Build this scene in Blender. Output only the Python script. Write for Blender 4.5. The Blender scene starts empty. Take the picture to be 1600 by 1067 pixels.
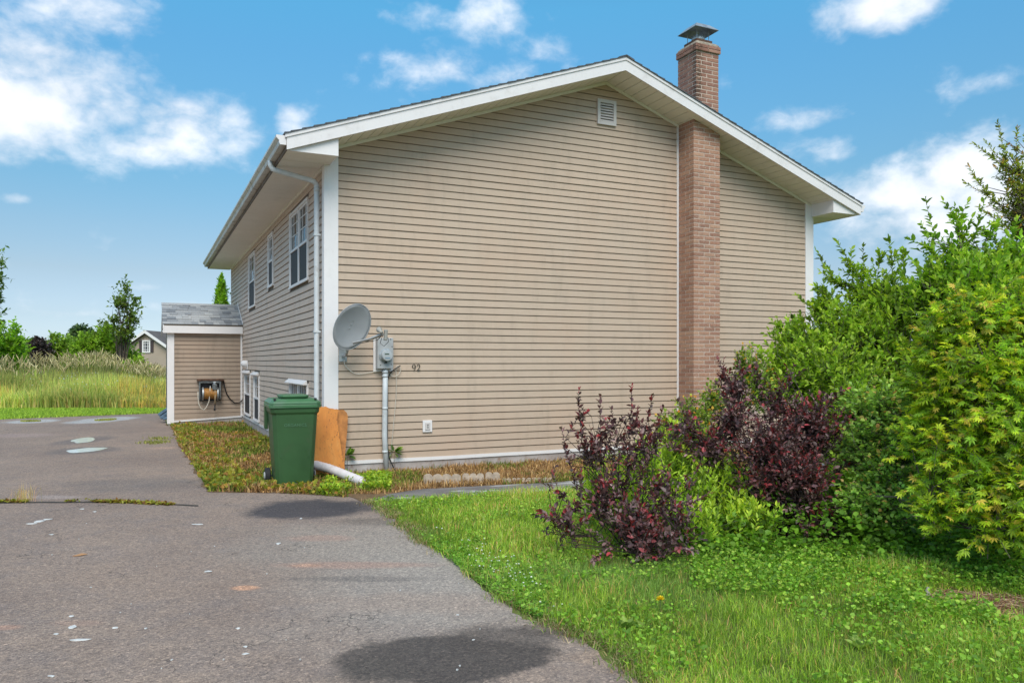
import bpy, bmesh, math, random
import numpy as np
from mathutils import Vector, Matrix, noise
random.seed(7); np.random.seed(7)
rng = np.random.default_rng(11)
S = bpy.context.scene
COL = S.collection

# ------------------------------------------------------------------ camera
CAM = Vector((-2.154, -10.369, 1.5))
FWD = Vector((.4265, .9045, 0)).normalized()
RGT = Vector((.9045, -.4265, 0)).normalized()
FOC, HX, HY = 1213.0, 800.0, 566.0
cd = bpy.data.cameras.new('camera'); cam = bpy.data.objects.new('camera', cd); COL.objects.link(cam)
cam.location = CAM
cam.rotation_euler = (math.radians(90), 0, -math.atan2(.4265, .9045))
cd.sensor_width = 36; cd.lens = FOC/1600*36
cd.shift_y = (HY-533.5)/1600
cd.clip_start = .05; cd.clip_end = 3000
S.camera = cam

# ------------------------------------------------------------------ world and sun
SUN_AZ = Vector((-.30, -1.0, 0)).normalized()       # towards the sun
SUN_EL = math.radians(50)
w = bpy.data.worlds.new('World'); S.world = w; w.use_nodes = True
nt = w.node_tree; N = nt.nodes; L = nt.links; N.clear()
out = N.new('ShaderNodeOutputWorld'); bg = N.new('ShaderNodeBackground'); bg.inputs['Strength'].default_value = .11
L.new(bg.outputs[0], out.inputs[0])
sky = N.new('ShaderNodeTexSky'); sky.sky_type = 'NISHITA'; sky.sun_disc = False
sky.sun_elevation = SUN_EL; sky.sun_rotation = math.atan2(SUN_AZ.x, SUN_AZ.y)
sky.air_density = 1.0; sky.dust_density = .6; sky.ozone_density = 1.6
def math_n(op, a, b=None, c=None):
    n = N.new('ShaderNodeMath'); n.operation = op
    for i, v in enumerate((a, b, c)):
        if v is None: continue
        if isinstance(v, (int, float)): n.inputs[i].default_value = v
        else: L.new(v, n.inputs[i])
    return n.outputs[0]
geo = N.new('ShaderNodeNewGeometry')
tc = N.new('ShaderNodeTexCoord')
sep = N.new('ShaderNodeSeparateXYZ'); L.new(tc.outputs['Generated'], sep.inputs[0])
azn = math_n('ARCTAN2', sep.outputs[0], sep.outputs[1])
eln = math_n('ARCSINE', sep.outputs[2])
def nz(scale, detail, dist=0., off=(0, 0, 0), sc=(1, 1, 1.5)):
    mp = N.new('ShaderNodeMapping'); mp.inputs['Location'].default_value = off; mp.inputs['Scale'].default_value = sc
    L.new(tc.outputs['Generated'], mp.inputs[0])
    n = N.new('ShaderNodeTexNoise'); n.inputs['Scale'].default_value = scale; n.inputs['Detail'].default_value = detail
    n.inputs['Distortion'].default_value = dist; n.inputs['Roughness'].default_value = .56
    L.new(mp.outputs[0], n.inputs['Vector']); return n.outputs['Fac']
yaw = math.atan2(.4265, .9045)
def dirpx(px, py):
    v = (RGT*((px-HX)/FOC)+FWD+Vector((0, 0, (HY-py)/FOC))).normalized()
    return math.atan2(v.x, v.y), math.asin(v.z)
# clouds as they stand in the sky: place of each bank, its width and height (degrees), density
clouds = [(60,110,150,70,1.15),(150,20,110,38,.85),(20,150,110,70,1.2),(245,175,120,45,1.0),(330,210,70,26,.75),(455,190,24,24,.8),(245,228,90,24,.85),(160,160,60,60,.9),
 (765,30,45,42,.62),(700,105,75,24,.66),(790,125,55,20,.9),(650,20,60,18,.42),(870,75,40,22,.46),
 (1370,18,95,30,1.0),(1310,45,30,30,.7),(1250,185,95,17,.72),(1275,240,50,26,.62),(1440,300,110,34,1.05),(1520,265,80,34,1.15),(1330,310,70,34,.9),(1590,290,110,60,1.1),(1480,350,160,36,.85),
 (1535,130,45,14,.5),(1340,400,100,60,.55),(290,478,70,10,.75),(120,490,90,8,.45),(250,450,60,8,.45),(35,312,22,9,.7),(180,490,220,30,.30),(1285,430,60,30,.65),
 (1410,245,40,12,.45)]
acc = None
for (px, py, rx, ry, k) in clouds:
    a, e = dirpx(px, py)
    sa = rx/FOC; se = ry/FOC
    da = math_n('DIVIDE', math_n('SUBTRACT', azn, a), sa)
    de = math_n('DIVIDE', math_n('SUBTRACT', eln, e), se)
    q = math_n('ADD', math_n('MULTIPLY', da, da), math_n('MULTIPLY', de, de))
    g = math_n('MULTIPLY', math_n('EXPONENT', math_n('MULTIPLY', q, -.75)), k)
    acc = g if acc is None else math_n('MAXIMUM', acc, g)
n1 = nz(8, 9, .15); n2 = nz(30, 6, .25, (3, 1, 2)); n3 = nz(3.2, 7, .4, (7, 2, 5))
# farther round the sky the same broken cloud goes on
cosv = N.new('ShaderNodeVectorMath'); cosv.operation = 'DOT_PRODUCT'; L.new(tc.outputs['Generated'], cosv.inputs[0]); cosv.inputs[1].default_value = (FWD.x, FWD.y, 0)
away = N.new('ShaderNodeMapRange'); away.inputs['From Min'].default_value = .75; away.inputs['From Max'].default_value = .45
L.new(cosv.outputs['Value'], away.inputs['Value'])
rest = math_n('MULTIPLY', math_n('SUBTRACT', math_n('MULTIPLY', n3, 2.4), .72), away.outputs[0])
den = math_n('MAXIMUM', acc, rest)
det = math_n('ADD', math_n('MULTIPLY', math_n('SUBTRACT', n1, .5), 2.3), math_n('MULTIPLY', math_n('SUBTRACT', n2, .5), .9))
den = math_n('ADD', den, det)
mr = N.new('ShaderNodeMapRange'); mr.interpolation_type = 'SMOOTHSTEP'
mr.inputs['From Min'].default_value = .24; mr.inputs['From Max'].default_value = 1.25; mr.inputs['To Max'].default_value = .93
L.new(den, mr.inputs['Value'])
hs = N.new('ShaderNodeHueSaturation'); hs.inputs['Saturation'].default_value = 1.12; hs.inputs['Value'].default_value = 1.0
L.new(sky.outputs[0], hs.inputs['Color'])
tint = N.new('ShaderNodeMix'); tint.data_type = 'RGBA'; tint.blend_type = 'MULTIPLY'; tint.inputs[0].default_value = 1
# colour balance of the air by height over the horizon, the same all round
rp_ = N.new('ShaderNodeValToRGB'); els = rp_.color_ramp.elements
stops_ = [(0, (0.401, 0.486, 0.678)), (0.047, (0.387, 0.453, 0.637)), (0.103, (0.377, 0.405, 0.507)), (0.203, (0.417, 0.406, 0.419)), (0.3, (0.425, 0.459, 0.450)), (0.413, (0.401, 0.527, 0.504)), (0.71, (0.425, 0.733, 0.713)), (0.81, (0.426, 0.834, 0.786))]
els[0].position, els[0].color = stops_[0][0], (*stops_[0][1], 1); els[1].position, els[1].color = stops_[-1][0], (*stops_[-1][1], 1)
for p_, c_ in stops_[1:-1]:
    k_ = els.new(p_); k_.color = (*c_, 1)
L.new(math_n('DIVIDE', eln, math.radians(30)), rp_.inputs[0])
up15 = N.new('ShaderNodeVectorMath'); up15.operation = 'SCALE'; up15.inputs['Scale'].default_value = 1.5; L.new(rp_.outputs[0], up15.inputs[0])
L.new(hs.outputs[0], tint.inputs[6]); L.new(up15.outputs[0], tint.inputs[7])
cshade = N.new('ShaderNodeMapRange'); cshade.inputs['From Min'].default_value = .3; cshade.inputs['From Max'].default_value = .7
cshade.inputs['To Min'].default_value = .86; cshade.inputs['To Max'].default_value = 1.04
L.new(n1, cshade.inputs['Value'])
ccol = N.new('ShaderNodeMix'); ccol.data_type = 'RGBA'; ccol.blend_type = 'MULTIPLY'; ccol.inputs[0].default_value = 1
ccol.inputs[6].default_value = (6.2, 6.4, 6.75, 1); L.new(cshade.outputs[0], ccol.inputs[7])
mx = N.new('ShaderNodeMix'); mx.data_type = 'RGBA'
L.new(mr.outputs[0], mx.inputs[0]); L.new(tint.outputs[2], mx.inputs[6]); L.new(ccol.outputs[2], mx.inputs[7])
L.new(mx.outputs[2], bg.inputs['Color'])

sd = bpy.data.lights.new('sun', 'SUN'); sun = bpy.data.objects.new('sun', sd); COL.objects.link(sun)
sd.energy = 2.0; sd.angle = math.radians(40); sd.color = (1, .905, .82)
sv = (SUN_AZ*math.cos(SUN_EL)+Vector((0, 0, math.sin(SUN_EL))))
sun.rotation_euler = sv.to_track_quat('Z', 'Y').to_euler()
sun.location = (5, -20, 30)
S.view_settings.view_transform = 'Standard'; S.view_settings.look = 'None'
S.view_settings.gamma = 1; S.view_settings.use_curve_mapping = False
S.view_settings.exposure = .68

# ------------------------------------------------------------------ helpers
def W(px, py, d): return CAM+RGT*((px-HX)/FOC*d)+FWD*d+Vector((0, 0, (HY-py)/FOC*d))
def G(px, py, z=0.):
    d = FOC*(1.5-z)/(py-HY); p = W(px, py, d); return Vector((p.x, p.y, z))
def tag(o, label=None, cat=None, group=None, kind=None):
    if label: o['label'] = label
    if cat: o['category'] = cat
    if group: o['group'] = group
    if kind: o['kind'] = kind
    return o
def link(o, parent=None):
    COL.objects.link(o)
    if parent is not None: o.parent = parent
    return o
def thing(name, label, cat, loc=(0, 0, 0), rz=0, group=None):
    o = bpy.data.objects.new(name, None); o.location = loc; o.rotation_euler = (0, 0, rz); o.empty_display_size = .2
    COL.objects.link(o); return tag(o, label, cat, group)
class MB:
    def __init__(s): s.v = []; s.f = []
    def add(s, vs, fs):
        b = len(s.v); s.v += [tuple(v) for v in vs]; s.f += [tuple(i+b for i in f) for f in fs]; return s
    def box(s, x0, x1, y0, y1, z0, z1):
        return s.add([(x0,y0,z0),(x1,y0,z0),(x1,y1,z0),(x0,y1,z0),(x0,y0,z1),(x1,y0,z1),(x1,y1,z1),(x0,y1,z1)],
            [(0,3,2,1),(4,5,6,7),(0,1,5,4),(1,2,6,5),(2,3,7,6),(3,0,4,7)])
    def prism(s, poly, axis, a, b):
        """poly of 2-D points extruded along axis from a to b"""
        n = len(poly)
        def p(q, t):
            if axis == 'x': return (t, q[0], q[1])
            if axis == 'y': return (q[0], t, q[1])
            return (q[0], q[1], t)
        vs = [p(q, a) for q in poly]+[p(q, b) for q in poly]
        fs = [tuple(range(n))[::-1], tuple(range(n, 2*n))]+[(i, (i+1) % n, (i+1) % n+n, i+n) for i in range(n)]
        return s.add(vs, fs)
    def beam(s, p0, p1, w_, h_, up=Vector((0, 0, 1))):
        p0, p1 = Vector(p0), Vector(p1); d = (p1-p0).normalized(); sd_ = d.cross(up).normalized(); u = sd_.cross(d).normalized()
        vs = []
        for p in (p0, p1):
            for a, b in ((-1,-1),(1,-1),(1,1),(-1,1)): vs.append(p+sd_*(a*w_/2)+u*(b*h_/2))
        return s.add(vs, [(0,3,2,1),(4,5,6,7),(0,1,5,4),(1,2,6,5),(2,3,7,6),(3,0,4,7)])
    def tube(s, pts, r, n=8, cap=True):
        pts = [Vector(p) for p in pts]; rs = r if isinstance(r, (list, tuple)) else [r]*len(pts)
        b = len(s.v); prev = None
        for i, p in enumerate(pts):
            t = (pts[min(i+1, len(pts)-1)]-pts[max(i-1, 0)]).normalized()
            a = prev if prev is not None else (Vector((0, 0, 1)) if abs(t.z) < .9 else Vector((1, 0, 0)))
            u = (a-t*a.dot(t)).normalized(); prev = u; v = t.cross(u)
            for k in range(n):
                an = 2*math.pi*k/n; s.v.append(tuple(p+(u*math.cos(an)+v*math.sin(an))*rs[i]))
        for i in range(len(pts)-1):
            for k in range(n):
                s.f.append((b+i*n+k, b+i*n+(k+1) % n, b+(i+1)*n+(k+1) % n, b+(i+1)*n+k))
        if cap:
            s.f.append(tuple(b+k for k in range(n))[::-1]); s.f.append(tuple(b+(len(pts)-1)*n+k for k in range(n)))
        return s
    def lathe(s, prof, c=(0, 0, 0), ax=Vector((0, 0, 1)), n=20):
        ax = Vector(ax).normalized(); a = Vector((0, 0, 1)) if abs(ax.z) < .9 else Vector((1, 0, 0))
        u = (a-ax*a.dot(ax)).normalized(); v = ax.cross(u); b = len(s.v); c = Vector(c)
        for r, h in prof:
            for k in range(n):
                an = 2*math.pi*k/n; s.v.append(tuple(c+ax*h+(u*math.cos(an)+v*math.sin(an))*max(r, 1e-4)))
        for i in range(len(prof)-1):
            for k in range(n): s.f.append((b+i*n+k, b+i*n+(k+1) % n, b+(i+1)*n+(k+1) % n, b+(i+1)*n+k))
        s.f.append(tuple(b+k for k in range(n))[::-1]); s.f.append(tuple(b+(len(prof)-1)*n+k for k in range(n)))
        return s
    def mesh(s, name, mat, smooth=False, bevel=0):
        me = bpy.data.meshes.new(name); me.from_pydata(s.v, [], s.f)
        bm = bmesh.new(); bm.from_mesh(me)
        bmesh.ops.recalc_face_normals(bm, faces=bm.faces)
        if bevel: bmesh.ops.bevel(bm, geom=list(bm.edges), offset=bevel, segments=1, affect='EDGES')
        bm.to_mesh(me); bm.free()
        if smooth:
            for p in me.polygons: p.use_smooth = True
        me.materials.append(mat); return me
    def build(s, name, mat, parent=None, smooth=False, bevel=0, kind=None):
        o = bpy.data.objects.new(name, s.mesh(name, mat, smooth, bevel)); link(o, parent)
        if kind: o['kind'] = kind
        return o
def place(name, me, loc, parent=None):
    o = bpy.data.objects.new(name, me); o.location = loc; return link(o, parent)

# ------------------------------------------------------------------ materials
def new_mat(name):
    m = bpy.data.materials.new(name); m.use_nodes = True; t = m.node_tree
    b = t.nodes['Principled BSDF']; return m, t, t.nodes, t.links, b
def ramp(t, fac, stops):
    r = t.nodes.new('ShaderNodeValToRGB'); e = r.color_ramp.elements
    e[0].position, e[0].color = stops[0][0], (*stops[0][1], 1); e[1].position, e[1].color = stops[-1][0], (*stops[-1][1], 1)
    for p, c in stops[1:-1]:
        k = e.new(p); k.color = (*c, 1)
    t.links.new(fac, r.inputs[0]); return r.outputs[0]
def noise_n(t, vec, scale, detail=4, rough=.55, sc=(1, 1, 1), off=(0, 0, 0), dist=0):
    mp = t.nodes.new('ShaderNodeMapping'); mp.inputs['Scale'].default_value = sc; mp.inputs['Location'].default_value = off
    t.links.new(vec, mp.inputs[0])
    n = t.nodes.new('ShaderNodeTexNoise'); n.inputs['Scale'].default_value = scale; n.inputs['Detail'].default_value = detail
    n.inputs['Roughness'].default_value = rough; n.inputs['Distortion'].default_value = dist
    t.links.new(mp.outputs[0], n.inputs['Vector']); return n.outputs['Fac']
def mixc(t, fac, a, b, blend='MIX'):
    m = t.nodes.new('ShaderNodeMix'); m.data_type = 'RGBA'; m.blend_type = blend
    for i, v in ((0, fac), (6, a), (7, b)):
        if isinstance(v, (int, float)): m.inputs[i].default_value = v
        elif isinstance(v, tuple): m.inputs[i].default_value = (*v, 1) if len(v) == 3 else v
        else: t.links.new(v, m.inputs[i])
    return m.outputs[2]
def mth(t, op, a, b=None):
    n = t.nodes.new('ShaderNodeMath'); n.operation = op
    for i, v in enumerate((a, b)):
        if v is None: continue
        if isinstance(v, (int, float)): n.inputs[i].default_value = v
        else: t.links.new(v, n.inputs[i])
    return n.outputs[0]
def mrange(t, v, a, b, c=0., d=1., smooth=True):
    n = t.nodes.new('ShaderNodeMapRange'); n.interpolation_type = 'SMOOTHSTEP' if smooth else 'LINEAR'
    n.inputs['From Min'].default_value = a; n.inputs['From Max'].default_value = b
    n.inputs['To Min'].default_value = c; n.inputs['To Max'].default_value = d
    t.links.new(v, n.inputs['Value']); return n.outputs[0]
def bump(t, b, h, strength=.3, dist=.01):
    n = t.nodes.new('ShaderNodeBump'); n.inputs['Strength'].default_value = strength; n.inputs['Distance'].default_value = dist
    t.links.new(h, n.inputs['Height']); t.links.new(n.outputs[0], b.inputs['Normal'])
def pos(t):
    g = t.nodes.new('ShaderNodeNewGeometry'); return g.outputs['Position']
def objrand(t):
    return t.nodes.new('ShaderNodeObjectInfo').outputs['Random']
def simple(name, c, rough=.6, var=.12, scale=6., metal=0., bmp=0., spec=.5, dirt=None):
    m, t, n, l, b = new_mat(name)
    P = pos(t)
    f = noise_n(t, P, scale, 6)
    lo = tuple(x*(1-var) for x in c); hi = tuple(min(1, x*(1+var)) for x in c)
    colr = ramp(t, f, [(.3, lo), (.7, hi)])
    if dirt:
        g = noise_n(t, P, scale*.5, 8, .7, off=(4, 4, 4)); colr = mixc(t, mrange(t, g, .52, .75), colr, dirt)
    l.new(colr, b.inputs['Base Color']); b.inputs['Roughness'].default_value = rough; b.inputs['Metallic'].default_value = metal
    b.inputs['Specular IOR Level'].default_value = spec
    if bmp: bump(t, b, noise_n(t, P, scale*8, 5), bmp, .004)
    return m
M = {}
# vinyl siding: fine wood grain along the board, soft dirt, slight change of tone per board
def siding_mat(name, c, grime):
    m, t, n, l, b = new_mat(name); P = pos(t)
    g = noise_n(t, P, 60, 4, .6, sc=(.12, .12, 1.0))
    col = ramp(t, g, [(.25, tuple(x*.93 for x in c)), (.75, tuple(x*1.06 for x in c))])
    big = noise_n(t, P, .9, 5, .6)
    col = mixc(t, mrange(t, big, .42, .72, 0, .45), col, tuple(a*b_ for a, b_ in zip(c, (1.02, .93, .88))))
    r = objrand(t)
    col = mixc(t, mrange(t, r, 0, 1, 0, .11, False), col, tuple(x*.82 for x in c))
    sep_ = n.new('ShaderNodeSeparateXYZ'); l.new(P, sep_.inputs[0])
    streak = noise_n(t, P, 4, 7, .72, sc=(1, 1, .22))
    col = mixc(t, mth(t, 'MULTIPLY', mrange(t, streak, .47, .78), grime), col, (.19, .155, .12))
    low = mrange(t, sep_.outputs[2], 1.1, .1, 0, 1)
    col = mixc(t, mth(t, 'MULTIPLY', low, .16), col, (.40, .27, .20))
    l.new(col, b.inputs['Base Color']); b.inputs['Roughness'].default_value = .62
    b.inputs['Specular IOR Level'].default_value = .28
    bump(t, b, g, .12, .002); return m
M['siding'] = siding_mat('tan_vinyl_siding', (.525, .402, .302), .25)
M['siding_side'] = siding_mat('tan_vinyl_siding_side', (.60, .475, .385), .35)  # same siding, base colour lightened to make up for weak light on this wall
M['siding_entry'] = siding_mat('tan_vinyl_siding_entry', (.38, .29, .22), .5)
def white_mat(name, c=(.78, .79, .80), dirtc=(.38, .33, .25), amt=.5, rough=.45):
    m, t, n, l, b = new_mat(name); P = pos(t)
    f = noise_n(t, P, 4.5, 8, .7); f2 = noise_n(t, P, 26, 6, .7, sc=(1, 1, .35), off=(3, 0, 1))
    col = ramp(t, noise_n(t, P, 1.3, 4), [(.3, tuple(x*.94 for x in c)), (.7, c)])
    k = mth(t, 'MULTIPLY', mth(t, 'ADD', mth(t, 'MULTIPLY', mrange(t, f, .5, .8), .6), mth(t, 'MULTIPLY', mrange(t, f2, .55, .8), .5)), amt)
    col = mixc(t, k, col, dirtc); l.new(col, b.inputs['Base Color']); b.inputs['Roughness'].default_value = rough
    b.inputs['Specular IOR Level'].default_value = .35
    return m
M['white'] = white_mat('white_trim', (.83, .785, .765), amt=.3)
M['white_dirty'] = white_mat('weathered_white_trim', (.81, .765, .75), (.40, .34, .28), .5)
M['gutter'] = white_mat('dirty_white_gutter', (.62, .60, .56), (.14, .10, .07), 2.2)
M['cream'] = white_mat('cream_soffit', (.86, .82, .70), (.50, .46, .34), .4, .6)
M['cream_side'] = white_mat('cream_eave_soffit', (.84, .79, .72), (.50, .44, .36), .45, .6)
M['vent'] = white_mat('vent_plastic', (.62, .57, .54), (.4, .36, .32), .4, .6)
M['dark'] = simple('dark_gap', (.02, .018, .016), .9)
M['sheath'] = simple('wall_sheathing', (.16, .13, .10), .9)
M['shingle'] = simple('grey_asphalt_shingle', (.10, .105, .115), .95, .35, 30, bmp=.4)
# concrete
m, t, n, l, b = new_mat('painted_concrete'); P = pos(t)
col = ramp(t, noise_n(t, P, 3, 8, .65), [(.3, (.33, .27, .235)), (.55, (.46, .40, .37)), (.75, (.54, .50, .48))])
col = mixc(t, mrange(t, noise_n(t, P, 9, 8, .75, sc=(1, 1, .5)), .52, .72), col, (.30, .19, .14))
l.new(col, b.inputs['Base Color']); b.inputs['Roughness'].default_value = .9; bump(t, b, noise_n(t, P, 40, 6), .4, .004)
M['concrete'] = m
# brick
def brick_mat(name, island=False):
    m, t, n, l, b = new_mat(name); P = pos(t)
    r = t.nodes.new('ShaderNodeNewGeometry').outputs['Random Per Island'] if island else objrand(t)
    col = ramp(t, r, [(0, (.30, .15, .10)), (.22, (.38, .185, .12)), (.5, (.44, .23, .145)), (.75, (.50, .29, .19)), (1, (.40, .21, .145))])
    col = mixc(t, mrange(t, noise_n(t, P, 55, 6, .75, sc=(.5, .5, 2.0)), .47, .66, 0, .8), col, (.58, .41, .32))
    col = mixc(t, mrange(t, noise_n(t, P, 90, 4, .7, off=(2, 2, 2)), .55, .72), col, (.15, .07, .055))
    s_ = n.new('ShaderNodeSeparateXYZ'); l.new(P, s_.inputs[0])
    # moss and soot run down the near left corner above the roof
    dx = mth(t, 'ABSOLUTE', mth(t, 'SUBTRACT', s_.outputs[0], 5.87)); dy = mth(t, 'ABSOLUTE', mth(t, 'SUBTRACT', s_.outputs[1], -.34))
    k = mrange(t, mth(t, 'ADD', dx, dy), .02, .20, 1, 0)
    k = mth(t, 'MULTIPLY', k, mrange(t, s_.outputs[2], 5.2, 5.5))
    k = mth(t, 'MULTIPLY', k, mrange(t, noise_n(t, P, 22, 5), .35, .55))
    col = mixc(t, mth(t, 'MULTIPLY', mrange(t, s_.outputs[2], 5.3, 5.6), .38), col, (.20, .085, .075))
    col = mixc(t, mth(t, 'MULTIPLY', mrange(t, noise_n(t, P, 2.2, 6, .6, off=(8, 8, 1)), .5, .7), .35), col, (.22, .12, .09))
    col = mixc(t, mth(t, 'MULTIPLY', k, .8), col, (.055, .045, .03))
    l.new(col, b.inputs['Base Color']); b.inputs['Roughness'].default_value = .92; b.inputs['Specular IOR Level'].default_value = .2
    bump(t, b, noise_n(t, P, 120, 5, .7, sc=(.6, .6, 1.6)), .7, .004); return m
M['brick'] = brick_mat('red_brick'); M['brick_i'] = brick_mat('red_brick_joined', True)
M['mortar'] = simple('pale_mortar', (.54, .43, .35), .95, .12, 40, bmp=.4, dirt=(.45, .35, .28))
M['crown'] = simple('mossy_mortar_crown', (.30, .25, .19), .95, .4, 25, bmp=.6, dirt=(.09, .08, .03))
M['galv'] = simple('galvanised_metal', (.40, .42, .43), .42, .3, 12, metal=.55, dirt=(.26, .24, .21))
M['rust'] = simple('rusty_steel', (.13, .07, .045), .8, .4, 20, metal=.3)
M['steel_dark'] = simple('dark_steel', (.05, .05, .055), .5, .3, 20, metal=.5)
M['grey_paint'] = simple('grey_painted_metal', (.40, .40, .395), .5, .10, 9, spec=.4)
M['dish'] = simple('grey_dish_enamel', (.335, .34, .35), .48, .06, 5, spec=.4)
M['beige_plastic'] = simple('beige_plastic', (.34, .32, .28), .5, .1, 8)
M['conduit'] = simple('grey_white_pvc', (.60, .62, .63), .45, .08, 8, dirt=(.4, .38, .34))
M['pvc'] = simple('white_corrugated_plastic', (.72, .66, .66), .5, .08, 14, dirt=(.5, .42, .38))
M['cable_black'] = simple('black_cable', (.02, .02, .02), .5)
M['cable_white'] = simple('beige_cable', (.62, .56, .47), .5, .05)
M['hose_tan'] = simple('tan_hose', (.46, .34, .20), .5, .2, 20)
M['hose_wound'] = simple('wound_amber_hose', (.42, .20, .05), .45, .35, 18)
M['ink'] = simple('dark_numerals', (.045, .035, .025), .5)
M['black_plastic'] = simple('black_plastic', (.018, .018, .02), .5)
M['rubber'] = simple('black_rubber', (.02, .02, .022), .75)
M['bin'] = simple('green_cart_plastic', (.034, .092, .030), .42, .16, 3.5, dirt=(.060, .085, .04), spec=.5)
M['bin_lid'] = simple('green_cart_lid_plastic', (.060, .165, .070), .36, .14, 5, dirt=(.09, .17, .10), spec=.55)
M['blue'] = simple('blue_grey_plastic', (.10, .16, .22), .45, .3, 14)
# chipboard
m, t, n, l, b = new_mat('weathered_orange_plywood'); P = pos(t)
col = ramp(t, noise_n(t, P, 5, 8, .65, sc=(1, 1, .4)), [(.3, (.52, .17, .03)), (.55, (.68, .255, .05)), (.75, (.72, .32, .085))])
sp = t.nodes.new('ShaderNodeTexVoronoi'); sp.inputs['Scale'].default_value = 34; sp.inputs['Randomness'].default_value = 1; l.new(P, sp.inputs['Vector'])
kk = mth(t, 'MULTIPLY', mrange(t, noise_n(t, P, 48, 5, .75, sc=(1, 1, .55)), .54, .60, 0, .85), mrange(t, noise_n(t, P, 7, 5, .6, off=(1, 5, 2)), .44, .56))
col = mixc(t, kk, col, (.27, .09, .03)); col = mixc(t, mrange(t, noise_n(t, P, 60, 4, .7, sc=(1, 1, .08)), .5, .75, 0, .4), col, (.35, .15, .055))
l.new(col, b.inputs['Base Color']); b.inputs['Roughness'].default_value = .75; bump(t, b, noise_n(t, P, 70, 5, sc=(1, 1, .2)), .35, .003)
M['ply'] = m
M['stone'] = simple('scalloped_concrete_stone', (.42, .33, .25), .95, .25, 16, bmp=.7, dirt=(.22, .17, .11))
# glass and what is behind it
m, t, n, l, b = new_mat('window_glass'); n.remove(b)
tr_ = n.new('ShaderNodeBsdfTransparent'); tr_.inputs[0].default_value = (.86, .9, .89, 1); gl_ = n.new('ShaderNodeBsdfGlossy'); gl_.inputs['Roughness'].default_value = .03
fr_ = n.new('ShaderNodeFresnel'); fr_.inputs[0].default_value = 1.5; mx_ = n.new('ShaderNodeMixShader')
l.new(fr_.outputs[0], mx_.inputs[0]); l.new(tr_.outputs[0], mx_.inputs[1]); l.new(gl_.outputs[0], mx_.inputs[2]); l.new(mx_.outputs[0], n['Material Output'].inputs[0]); M['glass'] = m
M['screen'] = simple('dark_insect_screen', (.035, .037, .042), .7, .2, 30)
M['curtain'] = simple('pale_curtain', (.42, .43, .40), .9, .2, 14)
M['paper'] = simple('white_blind', (.85, .85, .84), .8, .04)
# ------------------------------------------------------------------ the house
WID, LEN, SL, APX = 8.71, 12.41, .357, 5.879      # gable width, length, roof slope, soffit height at the ridge on the wall
OV, EV = .568, .59                                # rake and eave overhang
EX = .1016                                        # exposure of one siding course
def zs(x): return APX-SL*abs(x-WID/2)
EZ = 4.115                                        # eave soffit height
house = thing('house', 'tan vinyl-sided gabled house with brick chimney on its end wall', 'house', (0, 0, 0))

def board(parent, mat, u0b, u1b, u0t, u1t, z0, z1, place_fn, wave=0., seed=0., out=.0175, name='siding_board'):
    """one siding course: leaning face, lip below.  place_fn(u, n, z) -> point"""
    if u1b-u0b < .02 and u1t-u0t < .02: return
    k = max(1, int((u1b-u0b)/(.28 if wave else 1.6)))
    vs, fs = [], []
    for i in range(k+1):
        f = i/k; ub = u0b+(u1b-u0b)*f; ut = u0t+(u1t-u0t)*f
        def wv(u, z):
            if not wave: return 0, 0
            a = noise.noise(Vector((u*1.15+seed, z*.55, seed)))+.5*noise.noise(Vector((u*2.6+seed, z*.9, 4+seed)))
            return a*wave, .35*noise.noise(Vector((u*.9, z*.6+9, seed)))*wave
        nb, zb = wv(ub, z0); n_t, zt = wv(ut, z1)
        vs += [place_fn(ut, -.0003, z1+zt+.010), place_fn(ut, -.0003, z1+zt-.0095), place_fn(ut, .005+max(-.002, n_t*.5), z1+zt-.0095), place_fn(ub, out+nb, z0+zb+.004), place_fn(ub, out-.003+nb, z0+zb), place_fn(ub, .0, z0+zb)]
        if i:
            b = (i-1)*6
            for j in range(5): fs.append((b+j, b+j+1, b+j+7, b+j+6))
    mb = MB(); mb.add(vs, fs); mb.build(name, mat, parent)

def cut(iv, holes):
    res = [iv]
    for h0, h1 in holes:
        nr = []
        for a, b in res:
            if h1 <= a or h0 >= b: nr.append((a, b)); continue
            if h0 > a: nr.append((a, h0))
            if h1 < b: nr.append((h1, b))
        res = nr
    return [(a, b) for a, b in res if b-a > .04]

# sheathing core of the walls
mb = MB(); mb.prism([(.0, .12), (WID, .12), (WID, zs(WID)+.1), (WID/2, zs(WID/2)+.1), (0, zs(0)+.1)], 'y', -.0005, .12); gable_wall = mb.build('gable_wall', M['sheath'], house)
mb = MB(); mb.prism([(.0, .12), (WID, .12), (WID, zs(WID)+.1), (WID/2, zs(WID/2)+.1), (0, zs(0)+.1)], 'y', LEN-.12, LEN); mb.build('back_wall', M['siding'], house)
mb = MB(); mb.box(WID-.12, WID, .1205, LEN-.1205, .12, 4.3); mb.build('far_wall', M['siding'], house)
# windows: (t0, t1, z0, z1, kind)
WINS = [(1.117, 2.68, 2.70, 3.905, 'double'), (4.55, 5.19, 2.93, 3.93, 'single'), (7.20, 8.33, 2.72, 3.92, 'single'),
        (8.03, 9.20, .28, 1.27, 'tall'), (6.51, 7.39, .25, 1.25, 'tall'), (1.14, 2.70, .66, 1.19, 'basement')]
# side wall core made of pieces round the window openings
side_wall = None
mb = MB()
ts = sorted({.1205, LEN-.1205, *[w_[0]+.03 for w_ in WINS], *[w_[1]-.03 for w_ in WINS]})
for a, b in zip(ts[:-1], ts[1:]):
    zc = .12; c = (a+b)/2
    for z0, z1 in sorted([(w_[2]+.03, w_[3]-.03) for w_ in WINS if w_[0] < c < w_[1]])+[(4.3, None)]:
        mb.box(0, .12, a, b, zc, z0)
        if z1: zc = z1
side_wall = mb.build('side_wall', M['sheath'], house)

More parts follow.
